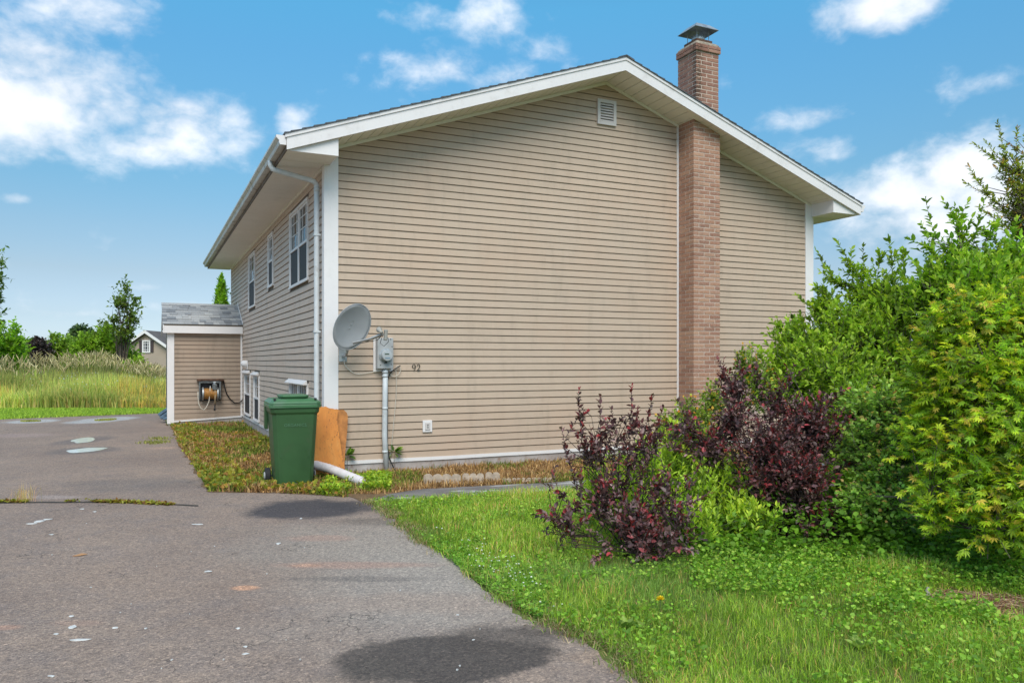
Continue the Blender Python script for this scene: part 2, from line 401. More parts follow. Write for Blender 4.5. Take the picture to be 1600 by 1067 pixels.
# foundation
mb = MB(); mb.box(-.004, WID+.004, -.006, .2, -.25, .128); mb.box(-.006, .2, .2, LEN, -.25, .165); mb.box(WID-.2, WID+.004, .2, LEN, -.25, .128)
mb.build('foundation', M['concrete'], house)

# gable siding
CH0, CH1 = 5.751, 6.281
gp = lambda u, n_, z: (u, -n_, z)
z = .165; i = 0
while z < APX-.02:
    z1 = min(z+EX, APX-.01)
    lo = .165; hi = WID-.165
    def rng_at(zz):
        if zz <= zs(0)-.02: return lo, hi
        d = (APX-.02-zz)/SL; return max(lo, WID/2-d), min(hi, WID/2+d)
    (b0, b1), (t0, t1) = rng_at(z), rng_at(z1)
    for a, b in cut((b0, b1), [(CH0-.035, CH1+.004)]):
        ta = t0 if a == b0 else a; tb = t1 if b == b1 else b
        ta = max(ta, t0); tb = min(tb, t1)
        if b <= a or tb <= ta-.02: continue
        cuts_ = [c_ for c_ in (1.1+((i//2)*1.37) % 3.4, 1.1+((i//2)*1.37) % 3.4+3.6, 1.1+((i//2)*1.37) % 3.4-3.6) if max(a, ta)+.4 < c_ < min(b, tb)-.4]
        us = sorted(cuts_); lft = (a, ta)
        for q_, c_ in enumerate(us+[None]):
            rgt = (c_, c_) if c_ is not None else (b, tb)
            board(gable_wall, M['siding'], lft[0], rgt[0], lft[1], rgt[1], z, z1, gp, .0038, i*.15, out=.0175 if (q_+i//2) % 2 else .0162); lft = rgt
    z += EX; i += 1
# side siding
sp_ = lambda u, n_, z: (-n_, u, z)
z = .215; i = 0
while z < EZ-.03:
    z1 = min(z+EX, EZ-.01)
    holes = [(w_[0]-.002, w_[1]+.002) for w_ in WINS if w_[2] < z1-.012 and w_[3] > z+.012]
    if z < 2.45: holes.append((9.665, 11.78))
    for a, b in cut((.125, LEN-.02), holes): board(side_wall, M['siding_side'], a, b, a, b, z, z1, sp_, .0115, i*.12)
    z += EX; i += 1

# corner boards, base trim
def part(name, mat, *boxes, parent=None, bevel=0):
    mb = MB()
    for b in boxes: mb.box(*b)
    return mb.build(name, mat, parent or house, bevel=bevel)
part('corner_board', M['white'], (-.024, .165, -.024, -.001, .135, EZ+.25), (-.024, -.001, -.001, .12, .135, EZ-.003))
part('corner_board', M['white'], (WID-.165, WID+.024, -.024, -.001, .135, zs(WID)+.02), (WID+.001, WID+.024, -.001, .12, .135, EZ-.003))
part('corner_board', M['white'], (-.024, -.001, LEN-.02, LEN+.02, .18, EZ-.003))
for s0_, s1_ in ((.165, CH0-.036), (CH1+.002, WID-.165)):
    mb = MB(); k_ = 14
    for i in range(k_+1):
        a = s0_+(s1_-s0_)*i/k_; za = .13+.006*noise.noise(Vector((a*.9, 0, 0)))
        mb.v += [(a, -.001, za), (a, -.024, za), (a, -.024, za+.048), (a, -.001, za+.048)]
        if i: q = (i-1)*4; mb.f += [(q+j, q+(j+1) % 4, q+4+(j+1) % 4, q+4+j) for j in range(4)]
    mb.f += [(0, 1, 2, 3), tuple(k_*4+j for j in range(4))]
    mb.build('base_trim', M['white'], house)
mb = MB(); mb.box(-.022, -.001, .12, 9.66, .178, .226); mb.build('base_trim', M['white_dirty'], house)
part('frieze_trim', M['cream_side'], (-.03, -.001, .125, LEN, EZ-.045, EZ-.002))
part('chimney_side_trim', M['white'], (CH0-.035, CH0-.004, -.024, -.001, .13, zs(CH0-.03)-.004))

# windows
def window(t0, t1, z0, z1, kind):
    wd = t1-t0
    f = MB(); fr = .036
    xo, xi = -.036, .02
    f.box(xo, xi, t0, t0+fr, z0, z1); f.box(xo, xi, t1-fr, t1, z0, z1); f.box(xo, xi, t0+fr, t1-fr, z1-fr, z1); f.box(xo, xi, t0+fr, t1-fr, z0, z0+fr)
    fo = f.build('window', M['white'], house)
    # sill and head
    s_ = MB(); s_.box(-.046, -.0365, t0-.008, t1+.008, z0-.012, z0+.016); s_.build('sill', M['white'], fo)
    if kind in ('tall', 'basement'):
        h_ = MB(); h_.prism([(-.10, z1-.02), (-.10, z1-.008), (-.0365, z1+.045), (-.0365, z1-.02)], 'y', t0-.03, t1+.03); h_.build('head_trim', M['white'], fo)
    r = MB(); r.box(.055, .06, t0, t1, z0, z1); 
    n_ = 2 if kind in ('double', 'basement') else 1
    pw = (wd-2*fr-(.05 if n_ == 2 else 0))/n_
    if n_ == 2:
        m_ = MB(); m_.box(-.030, .018, t0+fr+pw, t0+fr+pw+.05, z0+fr, z1-fr); m_.build('mullion', M['white'], fo)
    zm = z0+(z1-z0)*.50
    for k in range(n_):
        a = t0+fr+k*(pw+.05); b = a+pw
        if kind == 'basement':
            g = MB(); g.box(.004, .008, a, b, z0+fr, z1-fr); g.build('pane', M['glass'], fo)
            c_ = MB(); c_.box(.04, .045, a, b, z0+fr, z1-fr); c_.build('curtain', M['curtain'], fo)
            q = MB()
            for j in range(1, 4): q.box(-.006, .003, a+pw*j/4-.008, a+pw*j/4+.008, z0+fr, z1-fr)
            q.build('muntin', M['white'], fo)
            continue
        # upper sash
        q = MB(); e = .028
        q.box(-.016, .012, a, a+e, zm, z1-fr); q.box(-.016, .012, b-e, b, zm, z1-fr); q.box(-.016, .012, a+e, b-e, z1-fr-e, z1-fr); q.box(-.028, .012, a, b, zm-.035, zm)
        q.build('sash', M['white'], fo)
        g = MB(); g.box(.0, .004, a+e, b-e, zm, z1-fr-e); g.build('pane', M['glass'], fo)
        q = MB(); 
        for j in (1, 2): q.box(-.007, -.0005, a+pw*j/3-.006, a+pw*j/3+.006, zm, z1-fr-e)
        q.box(-.008, -.0008, a+e, b-e, zm+.22, zm+.232); q.box(-.0085, -.001, a+e, b-e, zm+.40, zm+.412)
        q.build('muntin', M['white'], fo)
        c_ = MB(); c_.box(.045, .05, a, b, zm-.03, z1-fr); c_.build('curtain', M['curtain'], fo)
        if kind != 'tall':
            p_ = MB(); p_.box(.006, .009, a+e+.01, b-e-.01, zm, zm+.19); p_.build('blind', M['paper'], fo)
        # lower sash behind a dark screen
        p_ = MB(); p_.box(-.012, -.009, a+.012, b-.012, z0+fr+.006, zm-.036); p_.build('screen', M['screen'], fo)
        q = MB(); q.box(-.02, .0, a, a+.012, z0+fr, zm-.035); q.box(-.02, .0, b-.012, b, z0+fr, zm-.035); q.build('screen_frame', M['white'], fo)
for w_ in WINS: window(*w_)

# ---- roof: slab, shingle courses, soffits, fascia
RT = .19                                        # fascia height over the soffit
ridge_x = WID/2
y0, y1 = -OV, LEN+OV
xe0, xe1 = -EV, WID+EV
def zr(x, h): return APX+h-SL*abs(x-ridge_x)
mb = MB(); mb.prism([(xe0, zr(xe0, .06)), (ridge_x, zr(ridge_x, .06)), (xe1, zr(xe1, .06)), (xe1, zr(xe1, RT)), (ridge_x, zr(ridge_x, RT)), (xe0, zr(xe0, RT))], 'y', y0+.03, y1-.03)
roof = mb.build('roof', M['sheath'], house)
mb = MB(); c = .14
for sgn in (-1, 1):
    k = 0; 
    while True:
        xa = ridge_x+sgn*k*c; xb = ridge_x+sgn*(k+1)*c
        end = False
        if abs(xb-ridge_x) > ridge_x+EV+.03: xb = ridge_x+sgn*(ridge_x+EV+.03); end = True
        jit = .008*random.random()
        mb.prism([(xa, zr(xa, RT+.004)), (xb, zr(xb, RT+.004)), (xb, zr(xb, RT+.026)), (xa, zr(xa, RT+.012))], 'y', y0-.025-jit, y1+.02)
        k += 1
        if end: break
mb.prism([(ridge_x-.13, zr(ridge_x-.13, RT+.02)), (ridge_x, zr(ridge_x, RT+.02)), (ridge_x+.13, zr(ridge_x+.13, RT+.02)), (ridge_x+.13, zr(ridge_x+.13, RT+.03)), (ridge_x, zr(ridge_x, RT+.032)), (ridge_x-.13, zr(ridge_x-.13, RT+.03))], 'y', y0-.03, y1+.02)
so = mb.build('shingle_courses', M['shingle'], roof, kind='stuff')
# fascia boards at both gable ends
for yy, sg in ((y0, -1), (y1, 1)):
    for s_ in (-1, 1):
        a, b = ridge_x, (xe0 if s_ < 0 else xe1)
        mb = MB(); mb.prism([(a, zr(a, -.004)), (b, zr(b, -.004)), (b, zr(b, RT-.04)), (a, zr(a, RT-.04))], 'y', yy, yy-sg*.022); mb.build('rake_fascia', M['white_dirty' if sg < 0 else 'white'], house)
        mb = MB(); mb.prism([(a, zr(a, RT-.0405)), (b-s_*-.02, zr(b+s_*.02, RT-.0405)), (b+s_*.02, zr(b+s_*.02, RT+.002)), (a, zr(a, RT+.002))], 'y', yy+sg*.014, yy-sg*.02); mb.build('drip_edge', M['white_dirty'], house)
# rake soffit planks with a groove between
def rake_soffit(xa, xb, ya, yb, mat):
    za, zb = zs(xa), zs(xb)
    mb = MB(); mb.add([(xa, ya, za), (xb, ya, zb), (xb, yb, zb), (xa, yb, za), (xa, ya, za+.012), (xb, ya, zb+.012), (xb, yb, zb+.012), (xa, yb, za+.012)],
        [(0,1,2,3),(4,7,6,5),(0,4,5,1),(1,5,6,2),(2,6,7,3),(3,7,4,0)]); mb.build('soffit_plank', mat, house)
p = .152
for s_ in (-1, 1):
    k = 0
    while k*p < ridge_x+EV-.02:
        xa = ridge_x+s_*(k*p+.005); xb = ridge_x+s_*min((k+1)*p-.005, ridge_x+EV-.01)
        rake_soffit(min(xa, xb), max(xa, xb), y0+.023, -.001, M['cream']); k += 1
mb = MB()
for s_ in (-1, 1): mb.prism([(ridge_x, zs(ridge_x)+.014), (ridge_x+s_*(ridge_x+EV-.03), zs(0)-SL*(EV-.03)+.014), (ridge_x+s_*(ridge_x+EV-.03), zs(0)-SL*(EV-.03)+.02), (ridge_x, zs(ridge_x)+.02)], 'y', y0+.03, -.001)
mb.build('soffit_backing', M['dark'], house)
# trim strip where rake soffit meets the wall
for s_ in (-1, 1):
    a = ridge_x
    for b, e in (((WID if s_ > 0 else 0), 0),):
        segs = [(a, b)] if s_ < 0 else [(a, CH0-.001), (CH1+.001, b)]
        for q0, q1 in segs:
            mb = MB(); mb.prism([(q0, zs(q0)-.042), (q1, zs(q1)-.042), (q1, zs(q1)-.001), (q0, zs(q0)-.001)], 'y', -.026, -.0255+.0245); mb.build('soffit_trim', M['cream'], house)
# eave soffits
for side in (0, 1):
    xa, xb = (xe0+.012, -.0005) if side == 0 else (WID+.0005, xe1-.012)
    k = 0; yy = -.02
    while yy < LEN+OV-.03:
        ye = min(yy+.30, LEN+OV-.03)
        part('soffit_plank', M['cream_side'], (xa, xb, yy+.002, ye-.002, EZ, EZ+.012)); yy = ye
    part('soffit_backing', M['dark'], (xa+.01, xb-.01, 0, LEN+OV-.05, EZ+.0135, EZ+.018))
# eave returns (the boxed ends)
def ereturn(x_out, x_in):
    yf = y0+.045
    sg = 1 if x_in > x_out else -1
    x_o = x_out+sg*.012
    zt = lambda x: zs(x)-.002
    mb = MB(); mb.prism([(x_o, EZ-.002), (x_in, EZ-.002), (x_in, zt(x_in)), (x_o, max(zt(x_o), EZ+.001))], 'y', yf, yf+.018); mb.build('eave_return_face', M['white'], house)
    mb = MB(); mb.prism([(yf+.0185, EZ-.002), (-.026, EZ-.002), (-.026, zt(x_in-.001*sg)-.001), (yf+.0185, zt(x_in-.001*sg)-.001)], 'x', x_in-sg*.018, x_in); mb.build('eave_return_cheek', M['white'], house)
    k = yf+.019
    while k < -.03:
        e = min(k+.14, -.021); part('soffit_plank', M['cream_side'], (min(x_o, x_in-sg*.019), max(x_o, x_in-sg*.019), k+.002, e-.002, EZ+.001, EZ+.012)); k = e
    part('soffit_backing', M['dark'], (min(x_o, x_in-sg*.02), max(x_o, x_in-sg*.02), yf+.02, -.03, EZ+.0135, EZ+.018))
ereturn(xe0, .055); ereturn(xe1, WID-.03)
# eave fascia and gutters
M['fascia_old'] = simple('mouldy_brown_fascia', (.17, .13, .10), .8, .4, 7, dirt=(.07, .05, .035))
part('eave_fascia', M['fascia_old'], (xe0-.002, xe0+.011, y0+.0005, y1-.03, EZ-.006, zr(xe0, RT-.002)))
part('eave_fascia', M['white_dirty'], (xe1-.011, xe1+.002, y0+.0005, y1-.03, EZ-.006, zr(xe1, RT-.002)))
gz = zr(xe0, RT)-.02
def gutter(x, s_):
    prof = [(x, gz), (x, gz-.115), (x+s_*.075, gz-.115), (x+s_*.085, gz-.09), (x+s_*.085, gz-.065), (x+s_*.12, gz-.028), (x+s_*.12, gz), (x+s_*.105, gz), (x+s_*.105, gz-.02), (x+s_*.07, gz-.07), (x+s_*.07, gz-.10), (x+s_*.012, gz-.10), (x+s_*.012, gz)]
    mb = MB(); mb.prism(prof, 'y', y0+.03, y1)
    g = mb.build('gutter', M['gutter'], house)
    mb = MB(); mb.prism([prof[i] for i in (0, 1, 2, 3, 4, 5, 6)], 'y', y0+.012, y0+.0295); mb.build('end_cap', M['white_dirty'], g)
gutter(xe0-.003, -1); gutter(xe1+.003, 1)
# downspout on the near corner
dx = -.075; dt = .205
mb = MB()
gx = xe0-.06
mb.tube([(gx, .36, gz-.10), (gx, .36, gz-.165), (gx+.02, .355, gz-.205), (gx+.06, .34, gz-.225), (dx-.09, .23, EZ-.165), (dx-.035, .21, EZ-.185), (dx, dt, EZ-.225), (dx, dt, EZ-.30), (dx, dt, 2.2), (dx, dt, .34), (dx-.01, dt-.01, .24), (dx-.05, dt-.10, .17)], .036, 12)
mb.tube([(dx, dt, EZ-.262), (dx, dt, EZ-.318)], .040, 12)
ds = mb.build('downspout', M['conduit'], house, smooth=True)
for zz in (3.2, 1.9, .8):
    mb = MB(); mb.box(dx-.042, -.03, dt-.042, dt+.042, zz, zz+.025); mb.build('strap', M['conduit'], ds)

# ---- gable vent
vx, vz = ridge_x, 5.395
def framebox(mb, x0, x1, z0, z1, wd, ya, yb):
    mb.box(x0, x1, ya, yb, z0, z0+wd); mb.box(x0, x1, ya, yb, z1-wd, z1); mb.box(x0, x0+wd, ya, yb, z0+wd, z1-wd); mb.box(x1-wd, x1, ya, yb, z0+wd, z1-wd)
mb = MB(); framebox(mb, vx-.17, vx+.17, vz-.195, vz+.195, .05, -.05, -.002); gv = mb.build('gable_vent', M['vent'], house)
mb = MB(); mb.box(vx-.12, vx+.12, -.012, -.008, vz-.145, vz+.145); mb.build('backing', M['dark'], gv)
for k in range(7):
    z_ = vz-.145+.29*k/7
    mb = MB(); mb.prism([(-.046, z_+.004), (-.04, z_+.0), (-.014, z_+.034), (-.02, z_+.038)], 'x', vx-.1195, vx+.1195); mb.build('louvre', M['vent'], gv)

# ---- chimney
chim = None
core = MB()
core.box(CH0+.004, CH1-.004, -.399, -.002, 0, zs(CH0)+.02)
CU0, CU1, UF, UB = 5.825, 6.275, -.375, .10
zt0 = zs(CU1)+RT-.15; TOP = 6.50
core.box(CU0+.004, CU1-.004, UF+.004, UB-.004, zt0, TOP-.004)
chim = core.build('chimney', M['mortar'], house)
CRS = .0665; bh = .0535
meshes = {}
def brick_mesh(L_, D_):
    k = (round(L_, 3), round(D_, 3))
    if k not in meshes:
        mb = MB(); mb.box(0, L_, 0, D_, 0, bh)
        meshes[k] = [mb.mesh('brick', M['brick'], bevel=.004)]
        for q in range(2):
            mb = MB(); mb.box(0, L_, 0, D_, 0, bh); mb.v = [(x+random.uniform(-.0025, .0025), y+random.uniform(-.002, .002), zz+random.uniform(-.002, .002)) for x, y, zz in mb.v]
            meshes[k].append(mb.mesh('brick', M['brick'], bevel=.003))
    return random.choice(meshes[k])
bricks = []   # (x, y, z, L, D, front)
def lay(x0, x1, yf, yb, z0, z1fn, n0=0):
    z = z0; c_ = n0
    w_ = x1-x0
    while True:
        if z+bh > z1fn: break
        even = c_ % 2 == 0
        runs = [.205, .205] if even else [.10, .205]
        x = x0; lens = []
        while x < x1-.03:
            l_ = runs.pop(0) if runs else .205
            if x+l_ > x1-.03 or x+l_ > x1: l_ = x1-x
            elif x1-(x+l_) < .06: l_ = x1-x
            lens.append((x, l_)); x += l_+.0125
        for j, (xx, ll) in enumerate(lens):
            dep = (.10 if even else .205) if j == 0 else .10
            bricks.append((xx, yf, z, ll, dep, True))
        y = yf+(.10 if even else .205)+.0125
        while y < yb-.03:
            l_ = min(.205, yb-y)
            if yb-(y+l_) < .05: l_ = yb-y
            bricks.append((x0, y, z, .10, l_, False)); y += l_+.0125
        # right face
        y = yf+.1+.0095
        while y < yb-.03:
            l_ = min(.205, yb-y); bricks.append((x1-.10, y, z, .10, l_, None)); y += l_+.0095
        z += CRS; c_ += 1
    return c_
def roofline(x): return zs(x)
nn = lay(CH0, CH1, -.403, -.002, .01, zs(CH0)+.06)
lay(CU0, CU1, UF, UB, zs(CU1)+RT-.02, 6.50, nn % 2)
solo = 0; rest_ = MB()
bricks.sort(key=lambda q: (0 if q[5] else 1, -q[2]))
for (x, y, z, ll, dd, fr) in bricks:
    # keep each brick under the sloping soffit
    if y < 0 and z < 5.6 and x < CH1 and y >= -.404 and z+bh > zs(x+ll if fr else x) - .001 and z < zs(CU1)+RT-.05:
        if z > zs(x)+.004: continue
    if fr and solo < 296:
        o = place('brick', brick_mesh(ll, dd), (x, y+random.uniform(-.002, .001), z), chim); solo += 1
    else:
        j = random.uniform(-.002, .001)
        rest_.box(x+(j if fr is False else 0), x+ll, y+(j if fr else 0), y+dd, z, z+bh)
rest_.build('bricks', M['brick_i'], chim, kind='stuff')
# crown: flared band and rounded mortar cap
ux, uy = (CU0+CU1)/2, (UF+UB)/2; hw, hd = (CU1-CU0)/2, (UB-UF)/2
mb = MB()
def ring(z, g): return [(ux-hw-g, uy-hd-g, z), (ux+hw+g, uy-hd-g, z), (ux+hw+g, uy+hd+g, z), (ux-hw-g, uy+hd+g, z)]
lv = [(6.497, .018), (6.60, .018), (6.64, .006), (6.675, -.03), (6.70, -.10)]
for z_, g in lv: mb.v += ring(z_, g)
for i in range(len(lv)-1):
    for k in range(4): mb.f.append((i*4+k, i*4+(k+1) % 4, i*4+4+(k+1) % 4, i*4+4+k))
mb.f += [(0, 3, 2, 1), tuple((len(lv)-1)*4+k for k in range(4))]
mb.build('crown', M['crown'], chim, bevel=.008)
for (a0, a1, bb0, bb1) in ((ux-hw-.026, ux-.005, uy-hd-.026, 0), (ux+.005, ux+hw+.026, uy-hd-.026, 0)):
    for zz in (6.503, 6.56):
        mb = MB(); mb.box(a0, a1, bb0, bb0+.09, zz, zz+.05); mb.build('brick', M['brick'], chim, bevel=.003)
for zz in (6.503, 6.56):
    for q in range(2):
        mb = MB(); mb.box(ux-hw-.026, ux-hw+.05, uy-hd+.075+q*.215, uy-hd+.28+q*.215, zz, zz+.05); mb.build('brick', M['brick'], chim, bevel=.003)
# spark cap
mb = MB(); mb.box(ux-.16, ux+.16, uy-.16, uy+.16, 6.685, 6.735); cap = mb.build('chimney_cap', M['rust'], chim)
mb = MB()
for a in (-1, 1):
    for b in (-1, 1): mb.tube([(ux+a*.12, uy+b*.12, 6.735), (ux+a*.12, uy+b*.12, 6.925)], .006, 6)
mb.build('post', M['galv'], cap)
mb = MB(); mb.tube([(ux, uy, 6.735), (ux, uy, 6.84)], .11, 16); mb.build('flue', M['galv'], cap, smooth=True)
mb = MB(); g1, g2 = .235, .13
mb.v = [(ux-g1, uy-g1, 6.895), (ux+g1, uy-g1, 6.895), (ux+g1, uy+g1, 6.895), (ux-g1, uy+g1, 6.895), (ux-g2, uy-g2, 6.985), (ux+g2, uy-g2, 6.985), (ux+g2, uy+g2, 6.985), (ux-g2, uy+g2, 6.985),
        (ux-g1, uy-g1, 6.901), (ux+g1, uy-g1, 6.901), (ux+g1, uy+g1, 6.901), (ux-g1, uy+g1, 6.901), (ux-g2, uy-g2, 7.0), (ux+g2, uy-g2, 7.0), (ux+g2, uy+g2, 7.0), (ux-g2, uy+g2, 7.0)]
mb.f = [(0,1,5,4),(1,2,6,5),(2,3,7,6),(3,0,4,7),(4,5,6,7),(8,9,13,12),(9,10,14,13),(10,11,15,14),(11,8,12,15),(12,13,14,15),(0,1,9,8),(1,2,10,9),(2,3,11,10),(3,0,8,11)]
mb.build('hood', M['galv'], cap)
# flashing round the upper stack
for k in range(5):
    xx = CU0+.01+k*.09
    mb = MB(); mb.add([(xx, UF-.008, zr(xx, RT+.005)), (xx+.085, UF-.008, zr(xx+.085, RT+.005)), (xx+.085, UF-.008, zr(xx, RT+.065)), (xx, UF-.008, zr(xx, RT+.065)), (xx, UF-.003, zr(xx, RT+.005)), (xx+.085, UF-.003, zr(xx+.085, RT+.005)), (xx+.085, UF-.003, zr(xx, RT+.065)), (xx, UF-.003, zr(xx, RT+.065))],
        [(0,1,2,3),(4,7,6,5),(0,4,5,1),(1,5,6,2),(2,6,7,3),(3,7,4,0)]); mb.build('flashing', M['galv'], chim)

# ---- side entry
ET0, ET1, EXL, ERZ = 9.66, 11.78, -1.68, 2.20
entry = MB(); entry.prism([(ET0, .16), (ET1, .16), (ET1, 2.24), (10.72, 2.85), (ET0, 2.24)], 'x', EXL, -.0165); 
entry = entry.build('side_entry', M['sheath'], house)
mb = MB(); mb.box(EXL+.004, -.002, ET0+.004, ET1-.004, -.25, .19); mb.build('foundation', M['concrete'], entry)
ep = lambda u, n_, z: (u, ET0-n_, z)
zb_at = lambda x: .115+(x-EXL)/(-EXL)*.085
z = .085; i = 0
while z < 2.19:
    z1 = min(z+EX, 2.2)
    xl, xr = EXL+.13, -.045
    a = xl
    if z < zb_at(xl)+.001 and z1 < zb_at(xl)+.02: z += EX; continue
    zz0 = z
    # lowest boards are cut along the sloping base trim
    if z < zb_at(xr):
        k = 6; vs = []; fs = []
        for q in range(k+1):
            x_ = xl+(xr-xl)*q/k; zl = max(z, zb_at(x_))
            if zl >= z1: zl = z1-.001
            vs += [(x_, ET0-.004, z1+.01), (x_, ET0-.014, zl), (x_, ET0, zl)]
            if q: b_ = (q-1)*3; fs += [(b_, b_+1, b_+4, b_+3), (b_+1, b_+2, b_+5, b_+4)]
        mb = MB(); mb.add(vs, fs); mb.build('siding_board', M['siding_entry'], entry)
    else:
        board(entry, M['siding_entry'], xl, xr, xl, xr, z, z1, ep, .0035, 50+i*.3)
    z += EX; i += 1
mb = MB(); mb.add([(EXL+.13, ET0-.022, zb_at(EXL+.13)-.04), (-.03, ET0-.022, zb_at(-.03)-.04), (-.03, ET0-.0005, zb_at(-.03)-.04), (EXL+.13, ET0-.0005, zb_at(EXL+.13)-.04),
    (EXL+.13, ET0-.022, zb_at(EXL+.13)), (-.03, ET0-.022, zb_at(-.03)), (-.03, ET0-.0005, zb_at(-.03)), (EXL+.13, ET0-.0005, zb_at(EXL+.13))],
    [(0,3,2,1),(4,5,6,7),(0,1,5,4),(1,2,6,5),(2,3,7,6),(3,0,4,7)]); mb.build('base_trim', M['white_dirty'], entry)
mb = MB(); mb.box(EXL-.022, EXL+.13, ET0-.024, ET0-.001, .05, 2.2); mb.box(EXL-.022, EXL-.001, ET0-.001, ET0+.12, .05, 2.2); mb.build('corner_board', M['white'], entry)
mb = MB(); mb.box(-.062, -.0175, ET0-.022, ET0-.001, .20, 2.2); mb.build('corner_trim', M['white'], entry)
mb = MB(); mb.box(EXL-.09, -.02, ET0-.135, ET0-.113, 2.19, 2.39); mb.build('fascia', M['white'], entry)
mb = MB(); mb.box(EXL-.09, -.02, ET0-.1125, ET0-.0005, 2.19, 2.20); mb.build('soffit', M['cream'], entry)
mb = MB(); mb.prism([(ET0-.135, 2.19), (ET0-.135, 2.385), (10.72, 2.945), (ET1+.135, 2.385), (ET1+.135, 2.19), (ET1+.10, 2.19), (10.72, 2.79), (ET0-.10, 2.19)], 'x', EXL-.115, EXL-.091); mb.build('rake_fascia', M['white'], entry)
mb = MB(); mb.prism([(ET0-.14, 2.392), (10.72, 2.95), (ET1+.14, 2.392), (ET1+.13, 2.33), (10.72, 2.88), (ET0-.13, 2.33)], 'x', EXL-.09, -.02); eroof = mb.build('roof', M['sheath'], entry)
# each shingle tab of the entry roof
ang = math.atan2(.558, 1.20); nrow = 9; sl_len = math.hypot(.558, 1.20); ex = sl_len/nrow
m, t, n, l, b = new_mat('grey_shingle_tab'); P = pos(t)
col = ramp(t, objrand(t), [(0, (.19, .20, .215)), (.35, (.28, .285, .295)), (.7, (.36, .36, .36)), (1, (.44, .435, .425))])
col = mixc(t, .75, col, ramp(t, noise_n(t, P, 90, 5, .7), [(.35, (.45, .45, .45)), (.65, (1.25, 1.25, 1.25))]), 'MULTIPLY')
l.new(col, b.inputs['Base Color']); b.inputs['Roughness'].default_value = .95; bump(t, b, noise_n(t, P, 200, 3), .4, .003)
tabm = {}
for r_ in range(nrow):
    x = EXL-.125; s0 = r_*ex
    first = True
    while x < -.03:
        L_ = random.choice((.14, .17, .20, .24, .30)) if not first else random.choice((.10, .17, .24)); first = False
        if x+L_ > -.022: L_ = -.022-x
        if L_ < .03: break
        k = round(L_, 2); th = random.choice((.009, .016))
        if (k, th) not in tabm:
            mb = MB(); mb.prism([(0, 0), (ex+.02, -.002), (ex+.02, .003), (0, th)], 'x', 0, L_-.003); me = mb.mesh('shingle', m)
            me.transform(Matrix.Rotation(ang, 4, 'X')); tabm[(k, th)] = me
        oy = ET0-.15+s0*math.cos(ang); oz = 2.396+s0*math.sin(ang)
        place('shingle', tabm[(k, th)], (x, oy-(.012 if th > .01 else 0), oz), eroof); x += L_
mb = MB(); mb.prism([(10.62, 2.915), (10.72, 2.962), (10.82, 2.915), (10.82, 2.93), (10.72, 2.98), (10.62, 2.93)], 'x', EXL-.125, -.02); mb.build('ridge_cap', m, eroof)
mb = MB(); mb.add([(-.028, ET0-.13, 2.40), (-.028, 10.72, 2.965), (-.028, 10.72, 3.04), (-.028, ET0-.13, 2.475), (-.019, ET0-.13, 2.40), (-.019, 10.72, 2.965), (-.019, 10.72, 3.04), (-.019, ET0-.13, 2.475)],
    [(0,1,2,3),(4,7,6,5),(0,4,5,1),(1,5,6,2),(2,6,7,3),(3,7,4,0)]); mb.build('flashing', M['white'], eroof)

# ---- fittings fixed to the walls
mb = MB(); mb.lathe([(.001, 0), (.075, 0), (.085, .03), (.07, .10), (.04, .14), (.001, .15)], (-.02, 8.62, 1.46), Vector((-1, 0, .15)), 14); dv = mb.build('dryer_vent', M['white'], house, smooth=True)
mb = MB(); mb.box(-.03, -.016, 8.52, 8.72, 1.34, 1.53); mb.build('mounting_plate', M['white'], dv)
mb = MB(); mb.box(-.07, -.017, 9.42, 9.48, 1.42, 1.50); mb.build('hose_bib', M['black_plastic'], house)
# numerals 92
def stroke(pts, ws):
    mb = MB(); L_, R_ = [], []
    P_ = [Vector((x, 0, z)) for x, z in pts]
    for i, p_ in enumerate(P_):
        t_ = (P_[min(i+1, len(P_)-1)]-P_[max(i-1, 0)]).normalized(); nn_ = Vector((-t_.z, 0, t_.x))
        L_.append(p_+nn_*ws[i]/2); R_.append(p_-nn_*ws[i]/2)
    n_ = len(P_); vs = L_+R_+[v+Vector((0, -.006, 0)) for v in L_]+[v+Vector((0, -.006, 0)) for v in R_]
    fs = []
    for i in range(n_-1):
        fs += [(2*n_+i, 2*n_+i+1, 3*n_+i+1, 3*n_+i), (i, i+1, 2*n_+i+1, 2*n_+i), (n_+i, 3*n_+i, 3*n_+i+1, n_+i+1)]
    mb.add(vs, fs); return mb
def wallpt(px, py):      # point of the gable wall plane seen at a photograph position
    dd = RGT*((px-HX)/FOC)+FWD+Vector((0, 0, (HY-py)/FOC)); k = (0-CAM.y)/dd.y; return CAM+dd*k
p92 = wallpt(649.2, 579)
hn = thing('house_number', None, None); hn.parent = house; hn.location = (p92.x, -.018, p92.z)
s_ = .088
nine = [(.40, .02), (.62, .10), (.80, .30), (.88, .55), (.84, .80), (.66, .96), (.42, .98), (.20, .86), (.12, .64), (.22, .46), (.42, .40), (.64, .46), (.80, .60)]
two = [(.14, .74), (.22, .90), (.42, .99), (.66, .94), (.80, .74), (.72, .52), (.46, .28), (.12, .04), (.30, .06), (.56, .05), (.80, .05), (.86, .18)]
for (pts, ws, ox) in ((nine, [.05, .06, .08, .13, .13, .08, .06, .09, .13, .09, .05, .05, .05], -.68), (two, [.10, .08, .06, .10, .14, .10, .06, .06, .09, .10, .08, .05], .10)):
    mb = stroke([((x*.68+ox)*s_, z_*s_) for x, z_ in pts], [q*s_ for q in ws]); mb.build('numeral', M['ink'], hn)
